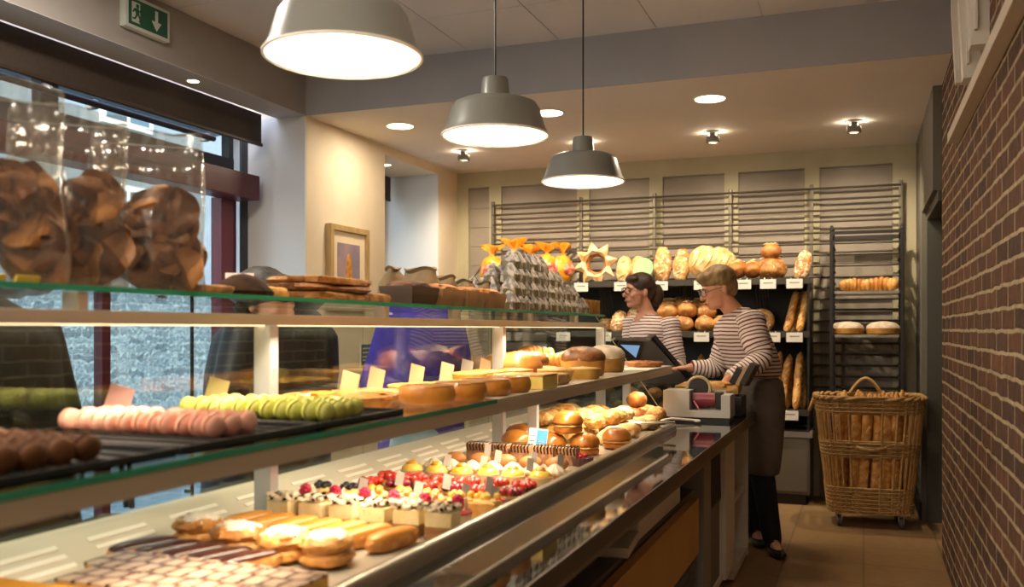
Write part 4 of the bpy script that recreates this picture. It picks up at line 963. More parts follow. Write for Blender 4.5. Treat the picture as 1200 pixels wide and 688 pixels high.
def mk_sack(seed):
    m = MB(); R = []
    for z, sx_, sy_ in ((0, .055, .085), (.02, .06, .09), (.08, .055, .08), (.115, .02, .075), (.125, .03, .08)):
        R.append([Vector((sx_*cos(a)*(1 if abs(cos(a)) > .5 else .9), sy_*sin(a), z+.006*sin(3*a+seed))) for a in [2*pi*i/20 for i in range(20)]])
    return tag(m.rings(R).build('kraft_sack', mat('kraft_sack_paper', '6f5a3c', '7e6846', 8, .8, bump=.4)), 'x', 'bag')
sk = [mk_sack(1), mk_sack(3)]
spread(sk, [((-1.60, 2.98, TZ), .4, (1, 1, 1.1)), ((-1.60, 3.2, TZ), 1.2, (1, 1.15, 1.2)), ((-1.60, 3.42, TZ), .9, 1.05), ((-1.60, 3.62, TZ), .8, 1.0), ((-1.60, 3.8, TZ), .9, 1.0)], ['brown kraft sack, %s in the back row of the top shelf' % nth(i, 5) for i in range(5)], 'kraft sacks')
# pyramid of little patterned packets
M_pkt = mat('patterned_packet', '5c544d', '9c9286', 48, .5, detail=6, ramp=(.46, .54))
M_win = mat('olive_window', '5a5030', '6e623c', 10, .25)
def mk_packet():
    t = thing('sweet_packet', 'x', 'packet')
    MB().add([(-.03, -.03, 0), (.03, -.03, 0), (.03, .03, 0), (-.03, .03, 0), (-.028, -.028, .03), (.028, -.028, .03), (.028, .028, .03), (-.028, .028, .03), (-.002, -.012, .075), (.002, -.012, .075), (.002, .012, .075), (-.002, .012, .075)],
             [(0, 3, 2, 1), (0, 1, 5, 4), (1, 2, 6, 5), (2, 3, 7, 6), (3, 0, 4, 7), (4, 5, 9, 8), (5, 6, 10, 9), (6, 7, 11, 10), (7, 4, 8, 11), (8, 9, 10, 11)]).build('carton', M_pkt, t, smooth=False)
    MB().b2((-.014, -.031, .004), (.014, -.0285, .026)).build('clear_window', M_win, t); MB().b2((.0285, -.014, .004), (.031, .014, .026)).build('clear_window', M_win, t); return t
pk = mk_packet(); sp = []; lbs = []
cnt = 0
for lev, (ny, nx) in enumerate(((14, 3), (12, 3), (9, 2), (6, 1), (0, 1))):
    for i in range(ny):
        for j in range(nx):
            y = 3.74+i*.084+.055*lev; x = -1.435-.084*j-.02*lev
            sp.append(((x, y, TZ+lev*.0635), .15*((i+j) % 3-1), 1.18))
            lbs.append('patterned sweet packet in the %s layer of the stacked heap' % ('bottom', 'second', 'third', 'fourth', 'topmost')[lev])
spread([pk], sp, lbs, 'stacked sweet packets')
jb = thing('orange_box', 'low orange brown box behind the amber jars at the shelf end', 'box', (-1.62, 5.0, TZ)); MB().box((0, 0, .07), (.08, .2, .14), bev=.02).build('carton', mat('amber_box', '8a5e1e', '9a6c28', 5, .4), jb); MB().box((0, 0, .143), (.07, .19, .006), bev=.002).build('lid', mat('amber_lid', 'a8782c', None, rough=.4), jb)
jr = thing('amber_jar', 'x', 'jar'); MB().lathe([(.026, 0), (.03, .006), (.03, .066), (.028, .07)]).build('jar', mat('amber_glass', '7c5420', '8c6228', 8, .25), jr); MB().lathe([(.029, .07), (.029, .08), (.002, .082)]).build('lid', mat('gold_lid', 'a8843c', None, rough=.3, metal=.6), jr)
spread([jr], [((-1.44, 4.88+.075*i, TZ), 0) for i in range(4)], ['amber jar, %s of the four at the end of the top shelf' % nth(i, 4) for i in range(4)], 'amber jars')
# ------------------------------------------------------------------ bread shelves on the back wall
sh = thing('bread_shelving', 'dark metal bread shelves in front of the panelled back wall', 'shelf', (-1.6, 7.3, 0))
M_mesh = mat('dark_mesh', '3a352d', '4a443a', 120, .5, metal=.4)
Z1, Z2, Z3 = 1.67, 1.275, .70
def shelf_bm(z, x0, x1, y0=7.08): return MB().b2((x0+1.6, y0-7.3, z-.035), (x1+1.6, 7.47-7.3, z)).b2((x0+1.6, y0-7.3-.004, z-.035), (x1+1.6, y0-7.3, z+.012))
for z, x0 in ((Z1, -2.98), (Z2, -2.4), (Z3, -2.4)): shelf_bm(z, x0, -.37).build('shelf', M_mesh, sh)
MB().b2((-2.4+1.6, .155, .56), (-.37+1.6, .165, 1.635)).build('back_panel', mat('dark_back', '1d1a17', None, rough=.7), sh)
for x in (-2.4, -.38): MB().b2((x+1.6-.008, -.2, .55), (x+1.6+.008, .17, 1.66)).build('side_panel', M_dark, sh)
for x in (-1.95, -1.3, -.72):
    m = MB()
    for k in range(5): m.tube([(x+1.6-.045+k*.022, .16, 1.30), (x+1.6-.045+k*.022, -.1, 1.63)], .004, 6)
    for k in range(6): m.tube([(x+1.6-.05, .14-.045*k, 1.33+.055*k), (x+1.6+.05, .14-.045*k, 1.33+.055*k)], .003, 6)
    m.build('bracket', M_mesh, sh)
for x, s in ((-2.30, 1), (-2.24, 1), (-2.98, 1)):
    MB().tube([(x+1.6-.16, -.18, 1.68), (x+1.6, .1, 1.95), (x+1.6+.03, .14, 1.95)], .012, 8).build('end_bar', mat('bright_bar', '8c877c', None, rough=.3, metal=.8), sh)
cb = thing('base_cabinet', 'low taupe cabinet with grey top under the bread shelves', 'cabinet', (-1.4, 7.32, 0))
MB().b2((-1.0, -.2, .08), (1.03, .15, .5)).build('body', mat('taupe_cabinet', '5a5246', None, rough=.6), cb); MB().b2((-.98, -.17, 0), (1.0, .15, .08)).build('plinth', M_dark, cb)
MB().box((.015, -.03, .52), (2.07, .36, .045), bev=.006).build('top', mat('grey_top', '8a8377', None, rough=.5), cb)
for k in range(3): MB().b2((-.98+k*.67, -.206, .1), (-.98+k*.67+.655, -.2, .49)).build('door', mat('taupe_cabinet_door', '5e5649', None, rough=.55), cb)
# white price holders clipped on the shelf fronts
lbp = []
for u, v in ((681, 330), (728, 328), (774, 329), (822, 330), (871, 330), (900, 330), (931, 329)): lbp.append((u, v, Z1, 'top'))
for u in (660, 708, 745, 822, 876, 905, 931): lbp.append((u, 391, Z2, 'middle'))
for u in (905, 926): lbp.append((u, 480, Z3, 'bottom'))
hold = thing('price_holder', 'x', 'price holder'); MB().box((0, 0, 0), (.115, .004, .07), bev=.001).build('card', M_paper, hold); MB().b2((-.035, -.0028, .004), (.035, -.002, .012)).build('print', mat('grey_ink', '8a857c', None, rough=.8), hold); MB().b2((-.03, 0, .03), (-.02, .008, .045)).b2((.02, 0, .03), (.03, .008, .045)).build('clip', M_steel, hold)
cntl = {'top': [i for i in range(7)], 'middle': [i for i in range(7)], 'bottom': [0, 1]}
idx = {'top': 0, 'middle': 0, 'bottom': 0}; sp = []; ll = []
for u, v, z, nm in lbp:
    p = at(u, v, Y=7.065); sp.append(((p.x, 7.066, z-.034), 0)); i = idx[nm]; idx[nm] += 1
    ll.append('white price holder, %s on the %s bread shelf' % (nth(i, len(cntl[nm])), nm))
spread([hold], sp, ll, 'white price holders')
# orange bags on the top shelf, left
M_or1 = mat('orange_film', 'f08a12', 'f7b23c', 14, .25, bump=.6, coat=.5); M_orl = mat('label_red', 'c8402c', 'e9b9a0', 40, .4, ramp=(.4, .6))
def mk_obag(seed):
    t = thing('orange_bread_bag', 'x', 'bag')
    f = lambda u: 1+.10*nz(u, 3, seed)+.05*nz(u, 8, seed)
    m = MB().ell((0, 0, .10), (.075, .06, .10), us=24, vs=16, fn=f)
    m.build('bag', M_or1, t)
    fr = MB(); R = []
    for z, q in ((.185, .03), (.2, .013), (.215, .012), (.235, .03), (.255, .055), (.27, .062)):
        R.append([Vector((q*(1+.45*sin(5*a+seed)*(z > .22))*cos(a), q*.6*(1+.4*sin(4*a+seed)*(z > .22))*sin(a), z+.012*sin(3*a+seed)*(z > .24))) for a in [2*pi*i/24 for i in range(24)]])
    fr.rings(R).build('twisted_top', M_or1, t)
    MB().ell((0, -.056, .10), (.05, .014, .042), us=16).build('label', M_orl, t); return t
ob = [mk_obag(1), mk_obag(4)]
sp = []; ll = []
for i, (u, y) in enumerate(((577, 7.2), (603, 7.16), (622, 7.34), (641, 7.2), (660, 7.3))):
    p = at(u, 300, Y=y); sp.append(((p.x, y, Z1), .3*i, (1.45, 1.2, 1.38 if i == 1 else 1.24))); ll.append('shiny orange bread bag, %s of the five on the top bread shelf' % nth(i, 5))
spread(ob, sp, ll, 'orange bread bags')
# star shaped crown bread
st_ = thing('crown_bread', 'star shaped crown bread leaning upright on the top shelf', 'bread', (*at(699, 300, Y=7.30).xy, Z1+.163), 0)
for k in range(8):
    a = 2*pi*k/8+.2; M = Matrix.Rotation(-a, 4, 'Y')
    MB().add([(-.062, -.03, .085), (.062, -.03, .085), (0, -.03, .19), (-.055, .03, .08), (.055, .03, .08), (0, .025, .175), (0, -.06, .112)], [(0, 1, 6), (1, 2, 6), (2, 0, 6), (3, 5, 4), (0, 3, 4, 1), (1, 4, 5, 2), (2, 5, 3, 0)], M).build('point', mat('crown_crust', 'd9a25a', 'efd9b2', 10, .6, bump=.2), st_, smooth=False)
MB().tube([(.085*cos(a), .02, .085*sin(a)) for a in [2*pi*i/24 for i in range(24)]], .022, 8, closed=True).build('ring', B_brown, st_)
def mk_long(L, R0, m, slashes=3, nm='bread_loaf', sq=.85):
    t = thing(nm, 'x', 'bread')
    MB().ell((0, 0, L/2), (R0, R0*sq, L/2), e=.85, us=20, vs=18, fn=lump(L*10, .06, 2)).build('crust', m, t)
    s = MB()
    for k in range(slashes):
        z = L*(.25+.5*k/max(1, slashes-1)) if slashes > 1 else L/2
        s.tube([(-R0*.55, -R0*sq*.74, z-.018), (0, -R0*sq*.98, z), (R0*.55, -R0*sq*.74, z+.018)], [.004, .008, .004], 6)
    s.build('slashes', mat('slash_cream', 'ecd2a0', 'd9b070', 30, .7), t); return t
def mk_boule(m, r0, seed, nm='round_bread'):
    t = thing(nm, 'x', 'bread')
    MB().ell((0, 0, r0*.75), (r0, r0, r0*.78), us=26, vs=16, fn=lump(seed, .1, 2)).build('crust', m, t)
    s = MB()
    for k in (-1, 0, 1): s.tube([(k*r0*.4-.3*r0, -.5*r0, r0*.75+r0*.66), (k*r0*.4, -.15*r0, r0*.75+r0*.8), (k*r0*.4+.2*r0, .4*r0, r0*.75+r0*.72)], [.003, .006, .003], 6)
    s.build('slashes', MATS['slash_cream'], t); return t
def put(o, u, y, z, lb, rot=(0, 0, 0), sc=None):
    p = at(u, 380, Y=y); o.location = (p.x, y, z); o.rotation_euler = rot; o['label'] = lb
    if sc: o.scale = (sc,)*3 if not isinstance(sc, tuple) else sc
    return o
lean = radians(-14)
L1 = mk_long(.23, .066, B_pale); put(L1, 731, 7.28, Z1, 'oval pale loaf leaning upright right of the star bread', (lean, 0, 0))
L2 = dup(L1, (0, 0, 0)); put(L2, 749, 7.33, Z1, 'oval loaf standing behind the pale green paper disc', (lean, 0, .3))
gd = thing('paper_disc', 'round pale green paper disc with scalloped edge before an oval loaf', 'sign', (*at(754, 305, Y=7.19).xy, Z1+.005))
MB().cyl((0, 0, .115), (0, .004, .115), .078, seg=40).build('disc', mat('pale_green_card', '9fca8c', 'aad39a', 6, .6), gd); MB().cyl((0, .006, 0), (0, .006, .08), .004, seg=8).build('stem', M_steel, gd)
MB().box((0, .006, .0), (.06, .05, .01), bev=.002).build('foot', M_steel, gd)
T1 = mk_long(.30, .07, B_flour, 4); put(T1, 776, 7.28, Z1, 'tall long loaf leaning upright, left one right of the green disc', (lean, 0, .1))
T2 = dup(T1, (0, 0, 0)); put(T2, 797, 7.28, Z1, 'tall long loaf leaning upright, right one next to its twin', (lean, 0, -.15), (.95, .95, .93))
BL = mk_boule(B_pale, .13, 3, 'big_round_loaf'); put(BL, 826, 7.30, Z1+.13, 'big pale round loaf standing on edge behind the older woman', (radians(76), 0, 0), (1, 1, 1)); BL.location.z = Z1+.135; BL.location.y = 7.40
B2_ = dup(BL, (0, 0, 0)); put(B2_, 843, 7.43, Z1+.128, 'second pale round loaf half hidden behind the big one', (radians(74), 0, .2), .95)
for i, (u, lb) in enumerate(((862, 'dark crusted loaf lying end on, left of its neighbour on the top shelf'), (880, 'dark crusted loaf lying end on beside the stacked round loaves'))):
    o = mk_long(.26, .075, B_brown, 3, sq=.9) if i == 0 else dup(o, (0, 0, 0)); put(o, u, 7.14, Z1+.075, lb, (radians(-82), 0, 0))
R1 = mk_boule(mat('slashed_crust', '8e5420', 'c98f4c', 24, .55, bump=.6, flour=('efd4a2', .62)), .115, 9); put(R1, 904, 7.24, Z1, 'round slashed dark loaf carrying a smaller boule on top')
R2 = mk_boule(mat('boule_crust', '9a5a22', 'c8894a', 10, .55, bump=.3, flour=('e8cba0', .6)), .075, 14); put(R2, 904, 7.22, Z1+.165, 'small round boule lying on top of the slashed dark loaf')
L3 = mk_long(.24, .06, mat('floured_long', 'a5662c', 'd19a58', 20, .6, bump=.4, flour=('f0e0c0', .5)), 1); put(L3, 936, 7.28, Z1, 'floured long loaf leaning to the right at the end of the top shelf', (lean, radians(14), 0))
# middle shelf
SB = mk_boule(B_bun if False else mat('warm_boule', '9c5f26', 'c98d48', 12, .5, bump=.4, flour=('e6c796', .58)), .088, 21)
SP = [(783, 7.18, .10, 'upper'), (806, 7.18, .115, 'upper'), (828, 7.2, .10, 'upper'), (800, 7.32, .15, 'rear'), (818, 7.34, .14, 'rear'), (784, 7.3, .14, 'rear'), (800, 7.15, 0, 'lower'), (826, 7.15, 0, 'lower'), (846, 7.18, 0, 'lower'), (776, 7.16, 0, 'lower')]
sp = []
for i, (u, y, dz, nm) in enumerate(SP):
    p = at(u, 380, Y=y); sp.append(((p.x, y, Z2+dz), i*1.1, (1, .85, .95)))
spread([SB], sp, 'golden round boule in the heap on the middle shelf between the two women', 'heaped golden boules')
V1 = mk_long(.2, .06, MATS['floured_long'], 4); put(V1, 721, 7.14, Z2, 'slashed loaf leaning left of the younger woman on the middle shelf', (radians(-30), radians(10), 0))
V2 = dup(V1, (0, 0, 0)); put(V2, 741, 7.2, Z2, 'slashed loaf directly behind the younger woman\'s face', (radians(-24), radians(6), .2), (1, 1, 1.1))
V3 = mk_boule(B_flour, .07, 25); put(V3, 711, 7.3, Z2, 'small round loaf at the left end of the middle shelf')
cw = thing('ring_loaf', 'ring shaped loaf on the middle shelf behind the older woman\'s shoulder', 'bread', (*at(893, 370, Y=7.28).xy, Z2+.09)); MB().tube([(.065*cos(a), .01*sin(2*a), .065*sin(a)) for a in [2*pi*i/28 for i in range(28)]], .03, 12, closed=True).build('crust', MATS['floured_long'], cw)
MB().tube([(.065*cos(a), -.031, .065*sin(a)) for a in [.4+.15*i for i in range(7)]], .005, 6).build('slash', MATS['slash_cream'], cw)
def mk_baguette(L, R0, seed):
    t = thing('baguette', 'x', 'baguette')
    MB().tube([(.006*sin(3*q+seed), 0, L*q) for q in lx(0, 1, 15)], [R0*min(1, (.35+5.5*min(q, 1-q))**.6)*(1+.04*sin(20*q+seed)) if 0 < q < 1 else R0*.2 for q in lx(0, 1, 15)], 14).build('crust', B_bag, t)
    s = MB()
    for k in range(6):
        z = L*(.14+.72*k/5); s.tube([(-R0*.5, -R0*.72, z-.03), (0, -R0*.99, z), (R0*.5, -R0*.72, z+.03)], [.002, .0055, .002], 6)
    s.build('slashes', MATS['slash_cream'], t); return t
G1 = mk_baguette(.36, .03, 1); G2 = mk_baguette(.56, .029, 2)
for i, (u, lb, ry, y) in enumerate(((927, 'short baguette leaning right on the middle shelf, left one of three', .25, 7.16), (934, 'short baguette leaning right on the middle shelf, middle one of three', .27, 7.24), (942, 'short baguette leaning right on the middle shelf, right one of three', .22, 7.14))):
    o = G1 if i == 0 else dup(G1, (0, 0, 0)); put(o, u-7, y, Z2, lb, (radians(-24), ry, 0)); o['group'] = 'short baguettes'
bp = [(893, 7.2, .02, 'partly behind the older woman'), (905, 7.12, .02, 'leftmost in front'), (911, 7.24, .1, 'standing at the back'), (918, 7.14, .16, 'second from the left in front'), (926, 7.25, .05, 'at the back on the right'), (935, 7.14, .1, 'rightmost in front'), (944, 7.24, .0, 'last at the back by the side panel')]
for i, (u, y, ry, lb) in enumerate(bp):
    o = G2 if i == 0 else dup(G2, (0, 0, 0)); put(o, u-4, y, Z3, 'long baguette on the bottom shelf, '+lb, (radians(-16), ry, 0), (1, 1, .72+.04*(i % 3))); o['group'] = 'long baguettes'
for i, u in enumerate((700, 735, 770, 820, 850)):
    o = dup(G2, (0, 0, 0)); put(o, u, 7.2, Z3, 'long baguette on the bottom shelf behind the two women', (radians(-16), .05*(i % 3), 0), (1, 1, .75)); o['group'] = 'long baguettes hidden by the women'

# ------------------------------------------------------------------ tray trolley and basket on the right
tr_ = thing('tray_trolley', 'tall dark tray trolley standing against the back wall right of the bread shelves', 'trolley', (.02, 7.2, 0))
for x in (-.235, .235):
    for y in (-.2, .2): MB().box((x, y, 1.05), (.025, .025, 1.9), bev=.003).build('upright', M_dark, tr_)
    rn = MB()
    for k in range(20): rn.box((x-math.copysign(.012, x), 0, .28+k*.085), (.02, .4, .006))
    rn.build('runners', M_dark, tr_)
    MB().tube([(x, -.2, 2.0), (x, -.16, 2.04), (x, .16, 2.04), (x, .2, 2.0)], .012, 8).build('top_loop', M_dark, tr_)
MB().box((0, .2, 1.99), (.47, .025, .03)).build('cross_bar', M_dark, tr_); MB().box((0, -.2, 1.99), (.47, .022, .022)).build('cross_bar', M_dark, tr_); MB().box((0, 0, .12), (.49, .42, .03)).build('base_frame', M_dark, tr_)
for x in (-.2, .2):
    for y in (-.16, .16): MB().cyl((x-.012, y, .05), (x+.012, y, .05), .05).cyl((x, y, .05), (x, y, .12), .012).build('castor', M_black, tr_)
def mk_tray2(z, lb):
    t = thing('metal_tray', lb, 'tray', (.02, 7.2, z), 0, 'trolley trays'); MB().box((0, 0, .004), (.43, .4, .008)).build('sheet', mat('worn_alu', 'a59f90', None, rough=.35, metal=.8), t)
    MB().b2((-.215, -.2, 0), (-.21, .2, .02)).b2((.21, -.2, 0), (.215, .2, .02)).b2((-.21, -.205, 0), (.21, -.2, .02)).b2((-.21, .2, 0), (.21, .205, .02)).build('rim', MATS['worn_alu'], t)
mk_tray2(1.553, 'upper metal tray on the trolley with two glazed loaves'); mk_tray2(1.243, 'lower metal tray on the trolley with two sugared round cakes')
zb = mk_croissant(); zb.name = 'glazed_loaf'; spread([zb], [((-.06, 7.1, 1.562), .2, (1.2, 1.3, 1.7)), ((.12, 7.1, 1.562), -.2, (1.3, 1.3, 1.8))], ['golden glazed loaf on the upper trolley tray, left one', 'golden glazed loaf on the upper trolley tray, right one'], 'glazed loaves on the trolley')
sc_ = thing('sugared_cake', 'x', 'cake'); MB().lathe([(.085, 0), (.112, .02), (.115, .055), (.1, .075)], seg=30).build('side', mat('sugared_side', '9c6a28', 'bb8a3c', 14, .6), sc_); MB().lathe([(.114, .055), (.108, .075), (.08, .095), (.03, .105), (.002, .106)], seg=30).build('sugar_top', mat('sugar_top2', 'd2c2ac', 'b9a48a', 26, .85), sc_)
spread([sc_], [((-.11, 7.09, 1.252), 0), ((.13, 7.09, 1.252), .8)], ['white sugared round cake on the lower trolley tray, left one', 'white sugared round cake on the lower trolley tray, right one'], 'sugared cakes on the trolley')

bk = thing('wicker_basket', 'big wicker bread basket on castors standing before the tray trolley', 'basket', (.03, 6.62, 0), radians(4))
M_wick = mat('wicker', '98733f', 'b08a52', 30, .6, bump=.4, var=.02); M_wick2 = mat('wicker_stake', 'a87c46', 'bd9258', 30, .6)
def brect(z):
    q = (z-.1)/.76; return .255+.085*q, .19+.05*q
def wall_pt(a, z, off=0):
    w, d = brect(z); e = .45; c, s_ = cos(a), sin(a)
    return Vector(((w+off)*(1 if c >= 0 else -1)*abs(c)**e, (d+off)*(1 if s_ >= 0 else -1)*abs(s_)**e, z))
NS = 36
def weave(z0, z1, nm):
    m = MB(); z = z0; k = 0
    while z < z1:
        m.tube([wall_pt(2*pi*i/(NS*2), z+.001*sin(i*1.7+k), .006*(1 if (i//1+k) % 2 else -1)*(i % 2 == 0)+.0) for i in range(NS*2)], .0066, 6, closed=True); z += .0125; k += 1
    m.build(nm, M_wick, bk)
weave(.10, .27, 'lower_weave'); weave(.47, .58, 'middle_weave'); weave(.75, .84, 'upper_weave')
m = MB()
for i in range(NS):
    a = 2*pi*i/NS+.03; m.tube([wall_pt(a, .1), wall_pt(a, .45), wall_pt(a, .85)], .0085, 6)
m.build('stakes', M_wick2, bk)
m = MB()
for k in range(2): m.tube([wall_pt(2*pi*i/90, (.85+.008*sin(i*.9+k*pi)), .009*cos(i*.9+k*pi)) for i in range(90)], .011, 8, closed=True)
m.build('rim', M_wick, bk)
MB().b2((-.24, -.17, .095), (.24, .17, .11)).build('floor_board', M_wick2, bk)
hp = lambda pts, r=.011: MB().tube(pts, r, 8)
hp([(-.09+.18*q, -.225-.03*sin(pi*q), .535-.015*sin(pi*q)) for q in lx(0, 1, 9)]).build('handle', M_wick, bk)
hp([(-.1+.2*q, .23, .86+.10*sin(pi*q)) for q in lx(0, 1, 13)], .012).build('handle', M_wick, bk)
hp([(-.345-.03*sin(pi*q), -.08+.16*q, .83-.08*sin(pi*q)) for q in lx(0, 1, 9)]).build('handle', M_wick, bk)
for x in (-.19, .19):
    for y in (-.13, .13):
        c = MB().cyl((x-.012, y, .038), (x+.012, y, .038), .038, seg=18); c.build('castor', mat('grey_wheel', '4a4a4a', None, rough=.5), bk)
        MB().b2((x-.018, y-.01, .036), (x-.014, y+.01, .09)).b2((x+.014, y-.01, .036), (x+.018, y+.01, .09)).b2((x-.018, y-.01, .08), (x+.018, y+.01, .098)).build('castor_fork', M_steel, bk)
# baguettes standing in the basket
r = random.Random(4); B3 = mk_baguette(.77, .03, 5); sp = []
for j in range(4):
    for i in range(6):
        sp.append(((.03-.165+i*.067+r.uniform(-.012, .012), 6.62-.10+j*.068, .115), r.uniform(0, 6), (1.1, 1.1, .985+r.uniform(-.015, .03)), (r.uniform(-.04, .04), r.uniform(-.04, .05), r.uniform(-1, 1))))
spread([B3], sp, 'baguette standing upright among the others in the wicker basket', 'baguettes in the wicker basket')

# ------------------------------------------------------------------ things on the far end of the counter
tm = thing('tape_machine', 'off white bag sealing machine with red roll on the polished worktop', 'machine', (-.80, 4.83, .83))
M_mw = mat('machine_white', 'b9b6ae', 'aeaba3', 4, .5)
mb = MB().b2((-.17, -.09, .02), (.17, .10, .055)).b2((-.17, -.09, .055), (-.035, .10, .155)).b2((.125, -.09, .055), (.17, .10, .135)).b2((-.035, .085, .055), (.125, .10, .15)); mb.build('casing', M_mw, tm)
MB().b2((-.165, -.085, 0), (.165, .095, .02)).build('base', M_black, tm)
MB().cyl((-.03, .0, .105), (.085, .0, .105), .036, seg=24).build('red_roll', mat('red_roll', '7a2430', '8a3440', 5, .35), tm)
MB().box((.103, 0, .105), (.036, .085, .085), bev=.006).build('roll_holder', M_black, tm)
MB().tube([(-.02, -.05, .10), (.0, -.06, .075), (.01, -.062, .06)], .005, 6).build('red_tape', mat('pink_tape', 'b05560', None, rough=.4), tm)
MB().cyl((-.012, .055, .16), (-.012, .085, .16), .055, seg=30).build('tape_reel', M_black, tm)
MB().tube([(-.021+.0, .058, .16)+Vector((.0, 0, 0)) if False else (-.012+.06*cos(a), .055, .16+.06*sin(a)) for a in [2*pi*i/32 for i in range(32)]], .008, 8, closed=True).build('reel_rim', mat('cream_tape', 'b8a77c', None, rough=.5), tm)
# tongs lying on the rail end
tn = thing('serving_tongs', 'steel serving tongs with black tips lying over the rail end', 'tongs', (-.93, 4.12, .872), 0)
for s in (-1, 1): MB().tube([(-.12, .02+s*.012, .0), (-.02, .01+s*.02, .004), (.09, s*.012, .01), (.14, 0, .012)], [.008, .006, .005, .006], 8, sx=1.6).build('arm', M_steel, tn)
MB().ell((-.135, .02, -.002), (.03, .022, .008), us=14, vs=8).build('tip', M_black, tn)
hk = thing('wire_loop', 'bent white wire loop lying on the worktop before the machine', 'wire', (-.80, 4.62, .836)); MB().tube([(.02, 0, .01), (-.10, -.02, .018), (-.15, -.04, .004), (-.12, -.07, 0), (-.07, -.09, .0)], .006, 8).build('wire', M_whitemetal, hk)
MB().ell((.025, 0, .008), (.02, .012, .008), us=12, vs=8).build('plug', M_whitemetal, hk)
# second low glass display behind the machine
gd2 = thing('glass_display', 'low glass display counter of breads under the cash register', 'display case', (-1.48, 5.57, 0))
MB().b2((-.45, -.2, 0), (.5, .2, .80)).build('base', M_body, gd2)
MB().b2((-.45, -.2, .96), (.5, .2, .97)).b2((-.45, -.2, .80), (.5, -.195, .96)).build('glass', M_glassc, gd2)
MB().b2((-.45, -.19, .88), (.5, .2, .885)).build('glass_shelf', M_glassc, gd2)
for x in (-.44, .49): MB().b2((x-.01, -.2, .80), (x+.01, -.18, .96)).b2((x-.01, .18, .80), (x+.01, .2, .96)).build('corner_post', M_post, gd2)
rr_ = [mk_roll(41, B_brown, (.06, .05, .036)), mk_roll(43, B_crust, (.055, .05, .036))]
spread(rr_, [((-1.48-.36+.145*i, 5.48+.05*(i % 2), .80), i, .9) for i in range(6)]+[((-1.48-.3+.15*i, 5.52, .886), i*2, .9) for i in range(5)], 'brown roll inside the low glass display under the register', 'rolls in the low display')
# cash register
cr_ = thing('cash_register', 'dark wedge shaped touch screen cash register on the low glass display', 'cash register', at(770, 447, D=5.78), TH)
cr_.location.z = .971
QP_ = lambda h, y0: Matrix(((1, 0, 0, 0), (0, 0, 1, y0), (0, 1, 0, 0), (0, 0, 0, 1)))
MB().prism([(-.19, 0), (.17, 0), (.17, .02), (-.04, .255), (-.10, .255), (-.15, .07)], .2, M=QP_(0, -.1)).build('housing', mat('register_grey', '4a4640', None, rough=.45), cr_)
MB().prism([(.175, .02), (.19, .032), (-.03, .295), (-.05, .28)], .27, M=QP_(0, -.135)).build('touch_screen', M_black, cr_)
MB().prism([(-.10, .258), (-.055, .258), (-.05, .275), (-.27, .278), (-.28, .262)], .16, M=QP_(0, -.1)).build('top_cover', mat('register_top', '6f6a60', None, rough=.5), cr_)
MB().prism([(-.29, .14), (-.13, .13), (-.10, .255), (-.25, .262)], .02, M=QP_(0, -.125)).build('customer_display', M_black, cr_)
MB().prism([(-.245, .235), (-.125, .23), (-.15, .155)], .002, M=QP_(0, -.1275)).build('lit_screen', emis('screen_blue', '8fb2d8', .7), cr_)
MB().box((-.2, -.05, .05), (.05, .06, .1), bev=.006).build('display_stand', M_black, cr_)
# dark stand with paper covered parcel tray
ds_ = thing('printer_stand', 'black box stand behind the sealing machine', 'stand', (-.78, 5.16, .83)); MB().box((0, 0, .055), (.34, .2, .11), bev=.006).build('box', M_black, ds_); MB().b2((-.1, -.104, .05), (.1, -.1, .06)).build('slot', M_dark, ds_)
pt = thing('paper_parcel', 'tray of flat bread wrapped in brown paper behind the sealing machine', 'parcel', (-.80, 5.14, .94))
MB().ell((0, 0, .03), (.18, .12, .03), e=.5, us=30, vs=10, fn=lump(5, .22, 4)).build('paper_wrap', mat('brown_wrap', 'a37a3a', 'c79c55', 10, .75, bump=.8), pt)
MB().ell((-.0, 0, .055), (.14, .09, .02), e=.6, us=24, vs=8, fn=lump(8, .3, 5)).build('bread', B_crust, pt)
# crumpled paper and open shelf contents under the worktop
cpp = thing('paper_stack', 'stack of white wrapping paper sheets in the open shelf above the ochre drawer', 'paper', (-.76, 3.0, .635)); MB().box((0, .2, .03), (.2, .7, .06), bev=.004).build('sheets', M_cw, cpp); MB().box((.0, -.25, .015), (.22, .3, .03), rz=.1, bev=.004).build('loose_sheets', M_paper, cpp)
gcard = thing('ribbed_panel', 'black ribbed panel hanging in the white compartment', 'panel', (-.64, 4.27, .13)); MB().b2((-.006, -.17, .36), (.006, .17, .60)).build('panel', M_black, gcard)
m = MB()
for k in range(8): m.box((.008, -.13+.037*k, .48), (.004, .01, .22), M=Matrix.Rotation(.25, 4, 'X'))
m.build('ribs', mat('grey_ribs', '3f3b36', None, rough=.4), gcard); MB().b2((-.004, -.17, .0), (.0, .17, .36)).build('backing', M_body, gcard)
def crumple(nm, d, seed, m, lb, cat, loc):
    return tag(MB().ell((0, 0, d[2]), d, us=26, vs=18, fn=lambda u: 1+.25*nz(u, 3, seed)+.15*nz(u, 8, seed)).build(nm, m, loc=loc, ang=25), lb, cat)
crumple('crumpled_bag', (.09, .12, .1), 4, mat('white_bag', 'c2bbae', 'b0a99c', 12, .5), 'crumpled white plastic bag at the bottom of the white compartment', 'bag', (-.75, 4.27, .13))
crumple('folded_cloth', (.1, .14, .05), 9, mat('grey_cloth', '8e867a', '7c7468', 20, .9), 'rumpled grey cloth on the counter end shelf', 'cloth', (-.78, 5.1, .41))
cs = thing('chalk_sign', 'small blue grey chalk sign with white lettering on the left wall', 'sign', (XL+.004, 5.92, 1.03))
MB().b2((0, -.09, 0), (.012, .09, .17)).build('frame', M_whitemetal, cs); MB().b2((.012, -.08, .01), (.014, .08, .16)).build('board', mat('slate_blue', '55636e', None, rough=.8), cs)
m = MB()
